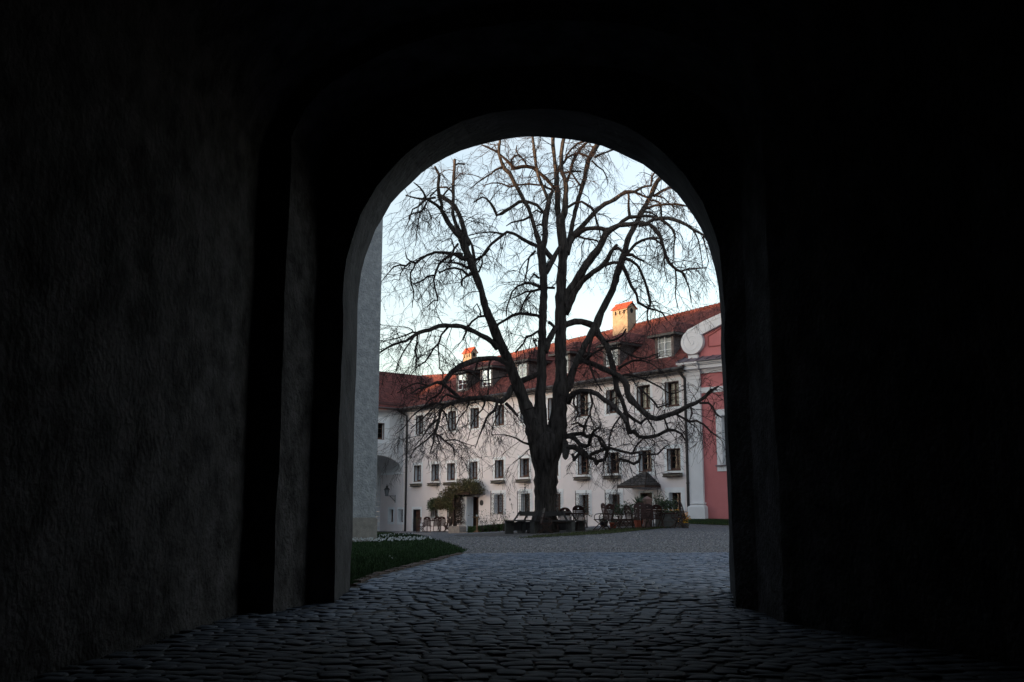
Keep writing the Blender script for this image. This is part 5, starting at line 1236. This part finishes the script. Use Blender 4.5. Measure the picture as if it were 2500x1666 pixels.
# ------------------------------------------------------------------ folding slatted garden chairs
def make_chair():
    t = thing('garden_chair', '', 'chair')
    hw = .235
    m = MB(); A = Vector((0,-.20,.42)); 
    tilt = Matrix.Translation((0,-.19,.40)) @ Matrix.Rotation(R(-14),4,'X')
    # backrest: stiles, slats, arched top panel with a round hole   (x across, z up the back)
    for s_ in (-1,1):
        m = MB(); m.box(s_*hw-.018,s_*hw+.018,-.016,.016,-.05,.46,tilt); m.build('back_stile', M['wood_red'], t)
    sl = MB().box(-hw+.02,hw-.02,-.010,.010,-.018,.018).mesh('slat', M['wood_red'])
    for i in range(8):
        o = link('slat', sl, t); o.matrix_local = tilt @ Matrix.Translation((0,0,.03+.054*i))
    m = MB(); n = 20; zc, hr = .545, .042
    outer = [(-hw-.02,.455)] + [(-(hw+.02)*math.cos(math.pi*i/n), .50+.19*math.sin(math.pi*i/n)) for i in range(n+1)] + [(hw+.02,.455)]
    k = len(outer); inner = []
    for x, z in outer:
        a = math.atan2(z-zc, x); inner.append((hr*math.cos(a), zc+hr*math.sin(a)))
    for y_, fl in ((-.012,False),(.012,True)):
        V_ = [tilt @ Vector((x,y_,z)) for x,z in outer] + [tilt @ Vector((x,y_,z)) for x,z in inner]
        F_ = [(i,(i+1)%k,k+(i+1)%k,k+i) for i in range(k)]
        m.add(V_, [tuple(reversed(f)) if fl else f for f in F_])
    V_ = [tilt @ Vector((x,y_,z)) for y_ in (-.012,.012) for x,z in outer]; m.add(V_, [(i,(i+1)%k,k+(i+1)%k,k+i) for i in range(k)])
    V_ = [tilt @ Vector((x,y_,z)) for y_ in (-.012,.012) for x,z in inner]; m.add(V_, [(i,(i+1)%k,k+(i+1)%k,k+i) for i in range(k)])
    m.build('top_panel', M['wood_red'], t)
    m = MB()
    for i in range(6): y_ = -.19+.075*i; m.box(-hw+.02,hw-.02,y_,y_+.062,.415,.435)
    m.box(-hw-.01,-hw+.018,-.22,.27,.40,.432); m.box(hw-.018,hw+.01,-.22,.27,.40,.432)
    m.build('seat', M['wood_red'], t)
    for s_ in (-1,1):
        x = s_*(hw+.012)
        m = MB(); m.bar((x,-.30,.0),(x,.24,.42),.024,.034); m.build('leg', M['wood_dark'], t)
        m = MB(); m.bar((x+s_*.026,.30,.0),(x+s_*.026,-.21,.44),.024,.034); m.build('leg', M['wood_dark'], t)
        m = MB(); m.tube([(x,-.265,.64),(x+s_*.01,-.05,.655),(x+s_*.01,.16,.63),(x,.235,.56),(x,.225,.43)], .017, 5); m.build('armrest', M['wood_dark'], t)
    for y_ in (-.26,.26): m = MB(); m.bar((-hw,y_,.03),(hw,y_,.03),.022); m.build('stretcher', M['wood_dark'], t)
    return t
chair0 = make_chair()
CH = [ # bearing, distance, facing (degrees; 0 = looks away from us, 180 = looks at us), scale, label
(1331,37.3,-82,1.0,'dark slatted chair seen from the side in front of the tree trunk'),
(1379,40.2,178,1.0,'slatted chair behind the low table just right of the trunk'),
(1411,39.2,165,1.06,'reddish slatted chair at the right end of the table beside the trunk'),
(1470,38.2,62,1.10,'broad slatted chair before the right lattice window with its armrest sticking out left'),
(1490,39.4,-150,1.06,'slatted chair half hidden behind the broad chair with the red pot at its foot'),
(1503,37.6,-95,1.06,'side-on folding chair leaning back between red pot and broad chair'),
(1528,40.0,118,1.0,'lone narrow slatted chair left of the yucca, its hole showing white'),
(1561,38.5,5,1.08,'slatted chair with its back to us below the yucca'),
(1580,38.9,-10,1.02,'slatted chair in front of the pink stone post'),
(1602,40.6,170,1.0,'slatted chair on the far side of the table right of the pink post'),
(1657,38.6,97,1.10,'edge-on slatted chair at the far right beside the orange flowers'),
(1029,61.2,-70,.98,'side-on chair at the left end of the little group by the blue-framed door'),
(1043,62.2,176,1.0,'red-brown chair second from the left in the group by the porch'),
(1068,62.4,182,1.0,'red-brown chair behind the far table, left of its neighbour by the stone trough'),
(1079,61.8,170,1.0,'red-brown chair third from the left with a white hole, by the stone trough'),
(1093,60.6,88,1.0,'thin edge-on folding chair just left of the stone trough')]
for i, (u, y, a, sc_, lab) in enumerate(CH):
    p = spot(u, y); p.z += .012; sc_ *= .87
    o = chair0 if i == 0 else dup(chair0, p, R(a), None, None)
    o.location = p; o.rotation_euler = (0,0,R(a)); o.scale = (sc_,)*3; o['label'] = lab
    o['group'] = 'chairs at the right by the tree' if i < 11 else 'chairs at the far left group'
def make_table(kind, lab, p, a, w=.55, d=.35, h=.72):
    t = thing('garden_table', lab, 'table', p, a, 'folding garden tables')
    if kind == 'rect':
        for i in range(6): y_ = -d+2*d*i/6; MB().box(-w,w,y_+.006,y_+2*d/6-.006,h-.03,h).build('top_slat', M['wood_red'], t)
    else:
        m = MB(); m.lathe([(.001,h-.03),(w,h-.03),(w+.005,h-.01),(w,h),(.001,h)], n=24); m.build('tabletop', M['wood_red'], t)
    for s_ in (-1,1):
        x = s_*w*.75
        m = MB(); m.bar((x,-.30,0),(x,.28,h-.04),.026,.036); m.build('leg', M['wood_dark'], t)
        m = MB(); m.bar((x*.94,.30,0),(x*.94,-.28,h-.04),.026,.036); m.build('leg', M['wood_dark'], t)
    m = MB(); m.bar((-w*.75,.0,h-.36),(w*.75,.0,h-.36),.02); m.box(-w*.8,w*.8,-.02,.02,h-.06,h-.031); m.build('crossbar', M['wood_dark'], t)
    return t
make_table('rect','dark rectangular folding table just right of the tree trunk',spot(1385,38.6),R(8))
make_table('round','dark round table between the chairs under the shingled canopy',spot(1597,39.4),R(20),.38)
make_table('rect','low dark table with flowers behind it at the far right of the terrace',spot(1634,39.6),R(10),.42,.3,.60)
make_table('rect','small folding table among the far chairs left of the stone trough',spot(1058,61.2),R(4),.5,.32)
# pale edging of the terrace
kb = MB()
for i in range(16):
    a, b = Vector((2.9,40.2)).lerp(Vector((6.3,42.4)), i/16), Vector((2.9,40.2)).lerp(Vector((6.3,42.4)), (i+.96)/16)
    kb.bar((a.x,a.y,gz(a.x,a.y)+.02),(b.x,b.y,gz(b.x,b.y)+.02),.10,.12)
kb.build('terrace_kerb', M['kerb'], kind='structure')
kb = MB()
for i in range(18):
    a, b = Vector((-6.1,57.5)).lerp(Vector((-2.0,52.5)), i/18), Vector((-6.1,57.5)).lerp(Vector((-2.0,52.5)), (i+.97)/18)
    kb.bar((a.x,a.y,gz(a.x,a.y)+.0),(b.x,b.y,gz(b.x,b.y)+.0),.16,.10)
kb.build('path_kerb', M['kerb'], kind='structure')

# ------------------------------------------------------------------ plants
prg = random.Random(21)
def leafcloud(m, n, sampler, size, flat=.5):
    for k in range(n):
        p = sampler()
        if p is None: continue
        p = Vector(p); a = Vector((prg.gauss(0,1),prg.gauss(0,1),prg.gauss(0,1)*flat)).normalized(); b = a.cross(Vector((prg.gauss(0,1),prg.gauss(0,1),prg.gauss(0,1)))).normalized()
        s_ = size*prg.uniform(.6,1.35); m.add([p-a*s_, p+b*s_*.45, p+a*s_, p-b*s_*.45], [(0,1,2,3)])
def fpts(lst, w=.4): return [FM(u, v, w) for u, v in lst]
# ivy over the porch, and the clump left of it
poly = fpts([(1079,1237),(1084,1222),(1089,1212),(1096,1200),(1118,1184),(1138,1172),(1152,1170),(1164,1173),(1172,1186),(1180,1200),(1177,1207),(1160,1203),(1143,1206),(1130,1212),(1120,1222),(1128,1240),(1126,1252),(1112,1246),(1104,1240),(1092,1243),(1083,1243)])
trunkp = fpts([(1117,1222),(1138,1215),(1140,1240),(1138,1262),(1142,1280),(1108,1280),(1112,1268),(1124,1258),(1127,1240)])
bushp = fpts([(1043,1240),(1045,1226),(1052,1218),(1064,1218),(1070,1215),(1076,1230),(1072,1242),(1060,1240),(1048,1246)])
def poly_sampler(pl, w0, w1, soft=.06):
    xs = [p[0] for p in pl]; zs = [p[1] for p in pl]; cx = sum(xs)/len(xs); cz_ = sum(zs)/len(zs)
    def f():
        for _ in range(40):
            x, z = prg.uniform(min(xs),max(xs)), prg.uniform(min(zs),max(zs))
            if pip(x, z, pl): return (x+prg.gauss(0,soft), w0+(w1-w0)*prg.random()**.8, z+prg.gauss(0,soft))
        return None
    return f
iv = thing('ivy', 'brownish ivy heaped over the porch roof with a twisted trunk by the door', 'ivy', FM.o, FM.a)
m = MB(); leafcloud(m, 9000, poly_sampler(poly,.05,1.15), .055); m.build('foliage', M['ivy'], iv, kind='stuff')
m = MB(); leafcloud(m, 2200, poly_sampler(trunkp,.4,1.0,.04), .045)
for k in range(26):
    x0 = prg.uniform(18.55,19.3); m.tube([(x0+prg.uniform(-.5,.3),.75+prg.uniform(-.2,.2),-.1),(x0+prg.uniform(-.1,.1),.7,.7),(x0+prg.uniform(-.15,.15),.6,1.5),(x0+prg.uniform(-.6,.4),.6,2.1)], [.03,.025,.02,.012], 4)
m.build('stems', M['stem'], iv, kind='stuff')
iv2 = thing('ivy', 'small dark green ivy clump over the little window left of the porch', 'ivy', FM.o, FM.a)
m = MB(); leafcloud(m, 2600, poly_sampler(bushp,.02,.5), .05); m.build('foliage', M['ivy_green'], iv2, kind='stuff')
m = MB()
for k in range(9):
    x0 = 22.3+prg.uniform(-.35,.1); m.tube([(x0,.08,1.2),(x0+prg.uniform(-.1,.1),.08,.9),(x0+prg.uniform(-.12,.12),.06,.4)], .012, 4)
m.build('stems', M['stem'], iv2, kind='stuff')
def bush(name, lab, cat, p, h, w, n, material, size, group=None, stems=7, d=None):
    t = thing(name, lab, cat, p, 0, group); d = d or w
    m = MB(); tips = []
    for k in range(stems):
        a = prg.random()*6.283; e = prg.uniform(.3,1)
        tip = Vector((w*e*math.cos(a), d*e*math.sin(a), h*prg.uniform(.6,1.05))); midp = tip*.5+Vector((0,0,h*.1))
        m.tube([(prg.uniform(-.04,.04),prg.uniform(-.04,.04),-.03), midp, tip], [.014,.010,.005], 4, cap=False); tips += [tip, midp.lerp(tip,.5)]
        for q in range(2):
            b = midp.lerp(tip, prg.random()); e2 = b+Vector((prg.gauss(0,.12),prg.gauss(0,.12),prg.uniform(.05,.25))); m.tube([b,e2],[.006,.003],3,cap=False); tips.append(e2)
    m.build('stems', M['stem'], t, kind='stuff')
    if n:
        m = MB(); leafcloud(m, n, lambda: prg.choice(tips)+Vector((prg.gauss(0,.10),prg.gauss(0,.10),prg.gauss(0,.10))), size); m.build('foliage', material, t, kind='stuff')
    return t
RB = [(1180,51,.95,'bare rose bush just right of the wooden stand, against the wall'),(1196,50.6,.75,'thin rose bush below the left side of the lattice window'),(1212,50.2,.8,'low rose bush under the lattice window right of the porch'),(1230,49.6,1.0,'rose bush at the left end of the tree bench'),(1432,46.5,1.05,'rose bush to the right of the tree bench below the window edge'),(1018,64.0,.9,'bare shrub in front of the blue-framed door'),(1075,63.2,1.0,'bare rose bush behind the far table left of the trough')]
for u, y, h, lab in RB: bush('rose_bush', lab, 'rose bush', spot(u,y), h, .45, 70, M['leaf'], .04, 'rose bushes along the house wall', 8)
hd = thing('low_hedge', 'low bright green hedge at the foot of the wall right of the stone trough', 'hedge', spot(1185,51.8))
m = MB(); h0 = hd.location.copy()
def hs_():
    u = prg.uniform(1143,1236); y = 52.6-(u-1143)/93*2.6+prg.uniform(-.35,.35); p = spot(u,y); p.z += .40*math.sqrt(prg.random())*prg.uniform(.6,1); return p-h0
leafcloud(m, 5200, hs_, .055); m.build('foliage', M['hedge'], hd, kind='stuff')
yu = thing('yucca', 'spiky yucca in a pot left of the pink stone post', 'yucca', spot(1558,41.5))
m = MB(); m.lathe([(.14,0),(.20,.30),(.22,.32),(.20,.33),(.001,.31)], n=12); m.build('pot', M['terracotta'], yu)
m = MB(); m.tube([(0,0,.3),(.02,0,.95)], [.05,.045], 6); m.build('stem', M['stem'], yu)
m = MB()
for k in range(75):
    a = prg.random()*6.283; el = prg.uniform(-.35,1.35); L = prg.uniform(.42,.66); dv = Vector((math.cos(a)*math.cos(el),math.sin(a)*math.cos(el),math.sin(el)))
    p0 = Vector((.02,0,.92)); p1 = p0+dv*L*.55; p2 = p0+dv*L+Vector((0,0,-.10*L)); sd = dv.cross(Vector((0,0,1))).normalized()*.018
    m.add([p0-sd*.6,p0+sd*.6,p1+sd,p1-sd,p2],[(0,1,2,3),(3,2,4)])
m.build('leaves', M['yucca'], yu, kind='stuff')
pp = thing('stone_post', 'square pink stone post with a pyramid cap under the shingled canopy', 'post', spot(1580,41.8), R(30))
m = MB(); m.box(-.13,.13,-.13,.13,-.2,1.08); m.build('shaft', M['pinkstone'], pp)
m = MB(); m.box(-.16,.16,-.16,.16,1.082,1.20); m.add([(-.16,-.16,1.2),(.16,-.16,1.2),(.16,.16,1.2),(-.16,.16,1.2),(0,0,1.32)],[(0,1,4),(1,2,4),(2,3,4),(3,0,4)]); m.build('cap', M['pinkstone'], pp)
bush('shrub', 'grey green leafy shrub in the planter before the far right window', 'shrub', spot(1629,42.0)+Vector((0,0,.35)), .75, .5, 800, M['leaf'], .05, None, 16)
bush('shrub', 'dark climbing shrub beside the door under the shingled canopy', 'shrub', spot(1606,46.8), 1.5, .3, 200, M['leaf'], .045, None, 16)
bush('shrub', 'small green shrub behind the red pot and chairs', 'shrub', spot(1512,43.0)+Vector((0,0,.1)), .75, .35, 420, M['leaf'], .05, None, 10)
bush('shrub', 'dark leafy plant between yucca and lone chair', 'shrub', spot(1544,42.6)+Vector((0,0,.1)), .85, .28, 420, M['leaf'], .05, None, 10)
for k in range(3): pass
tr = thing('stone_planter', 'dark stone planter with yellow and white flowers behind the far right table', 'planter', spot(1634,41.2), R(8))
m = MB(); m.box(-.55,.55,-.22,.22,-.1,.50); m.box(-.58,.58,-.25,-.15,.50,.55); m.box(-.58,.58,.15,.25,.50,.55); m.box(-.58,-.48,-.15,.15,.50,.55); m.box(.48,.58,-.15,.15,.50,.55); m.build('trough', M['concrete'], tr)
m = MB(); leafcloud(m, 900, lambda: (prg.uniform(-.55,.55),prg.uniform(-.25,.22),.52+.18*prg.random()), .04); m.build('foliage', M['leaf'], tr, kind='stuff')
m = MB(); leafcloud(m, 70, lambda: (prg.uniform(-.55,.55),prg.uniform(-.30,.2),.66+.08*prg.random()), .028, 1); m.build('white_flowers', M['whitepetal'], tr, kind='stuff')
m = MB(); leafcloud(m, 60, lambda: (prg.uniform(-.5,.5),prg.uniform(-.30,.2),.66+.08*prg.random()), .028, 1); m.build('yellow_flowers', M['yellow'], tr, kind='stuff')
of = thing('flower_clump', 'yellow and orange flowers in a low pot by the edge-on chair at the right', 'flowers', spot(1671,39.6))
m = MB(); m.lathe([(.13,0),(.19,.18),(.18,.19),(.001,.17)], n=10); m.build('pot', M['concrete'], of)
m = MB(); leafcloud(m, 160, lambda: (prg.gauss(0,.10),prg.gauss(0,.10),.32+prg.gauss(0,.09)), .04); m.build('foliage', M['leaf'], of, kind='stuff')
m = MB(); leafcloud(m, 240, lambda: (prg.gauss(0,.09),prg.gauss(-.06,.09),.40+prg.gauss(0,.12)), .034, 1); m.build('petals', M['yellow'], of, kind='stuff')
def pot(name, lab, p, r, h, material):
    t = thing(name, lab, 'flower pot', p)
    m = MB(); m.lathe([(r*.72,0),(r,h*.86),(r*1.1,h*.87),(r*1.1,h),(r*.9,h),(r*.85,h*.9),(.001,h*.88)], n=14); m.build('pot', material, t, True)
    m = MB()
    leafcloud(m, 260, lambda: (prg.gauss(0,r*.5),prg.gauss(0,r*.5),h+abs(prg.gauss(0,.10))), .04); m.build('foliage', M['leaf'], t, kind='stuff')
pot('flower_pot','terracotta red flower pot behind the chairs right of the trunk',spot(1496,40.9),.15,.26,M['terracotta'])
pot('flower_pot','dark blue flower pot under the broad chair',spot(1474,41.4),.17,.30,M['bluepot'])
pot('flower_pot','brown flower pot under the chair below the yucca',spot(1553,42.6),.15,.28,M['pinkstone'])
bp_ = thing('brick_planter', 'low reddish planter wall behind the lone narrow chair', 'planter', spot(1527,43.2), R(4))
for r_ in range(3):
    for c_ in range(5):
        x0 = -.62+.25*c_+(.06 if r_%2 else 0); MB().box(x0,x0+.235,-.14+prg.uniform(-.01,.01),.14,.135*r_,.135*r_+.125).build('block', M['brick_planter'], bp_)
ws = thing('wooden_stand', 'light wooden post stand with a small shelf before the porch door', 'stand', spot(1165,51.0), R(10))
m = MB(); m.bar((0,0,.0),(0,0,.78),.09); m.build('post', M['wood_light'], ws)
for k in range(3):
    a = 2.1*k+.5; m = MB(); m.bar((.0,0,.14),(.22*math.cos(a),.22*math.sin(a),.0),.05); m.build('foot', M['wood_light'], ws)
m = MB(); m.box(-.24,.10,-.12,.12,.781,.815); m.build('shelf', M['wood_light'], ws)
wv = thing('potted_sprig', 'white cup with a dry sprig on the wooden stand', 'cup', ws.location+Vector((-.01,0,.815)))
m = MB(); m.lathe([(.04,0),(.055,.10),(.05,.10),(.001,.03)], n=10); m.build('cup', M['whitepetal'], wv)
m = MB()
for k in range(8): m.tube([(0,0,.05),(prg.gauss(0,.05),prg.gauss(0,.05),.2),(prg.gauss(0,.09),prg.gauss(0,.09),.32)], .005, 3)
m.build('sprig', M['stem'], wv)
stt = thing('stone_trough', 'worn grey stone trough in front of the ivy trunk', 'trough', spot(1117,55.0), FM.a+math.pi)
m = MB(); m.prism([(-.52,-.1),(.50,-.1),(.50,.40),(.44,.46),(-.40,.46),(-.50,.38)], -.24, .24); m.build('trough', M['stone'], stt)
m = MB(); m.box(-.42,.42,-.17,.17,.40,.463); m.build('soil', M['earth'], stt)
sb_ = thing('stone_block', 'small low stone block at the right foot of the trough', 'block', spot(1134,54.3), FM.a)
m = MB(); m.prism([(-.24,-.1),(.24,-.1),(.23,.12),(-.22,.13)], -.12, .12); m.build('block', M['stone'], sb_)
# snowdrops at the foot of the tower
sd = MB()
for k in range(520):
    t_, w_ = prg.uniform(-1.6,3.2), abs(prg.gauss(.35,.28))
    p = FT.world(t_, w_); z = gz(p.x,p.y)+prg.uniform(.05,.15); r = prg.uniform(.010,.024)
    sd.add([(p.x-r,p.y,z),(p.x,p.y-r*.6,z-r),(p.x+r,p.y,z),(p.x,p.y+.4*r,z+r)],[(0,1,2,3)])
for k in range(80):
    u_, y_ = prg.uniform(890,1012), 0; k_ = (u_-890)/122.0; y_ = 33+8*k_+prg.gauss(0,.4); p = spot(u_, y_); r = prg.uniform(.010,.026); z = p.z+prg.uniform(.04,.12)
    sd.add([(p.x-r,p.y,z),(p.x,p.y-r*.6,z-r),(p.x+r,p.y,z),(p.x,p.y+.4*r,z+r)],[(0,1,2,3)])
for k in range(7):
    y_ = prg.uniform(13,24); x_ = lawn_x(y_)-prg.uniform(.05,1.8); z = gz(x_,y_)+.06; r = .011
    sd.add([(x_-r,y_,z),(x_,y_-r*.6,z-r),(x_+r,y_,z),(x_,y_+.4*r,z+r)],[(0,1,2,3)])
tag(sd.build('snowdrops', M['whitepetal'], kind='stuff'), 'drift of small white flowers in the lawn at the foot of the tower', 'flowers')
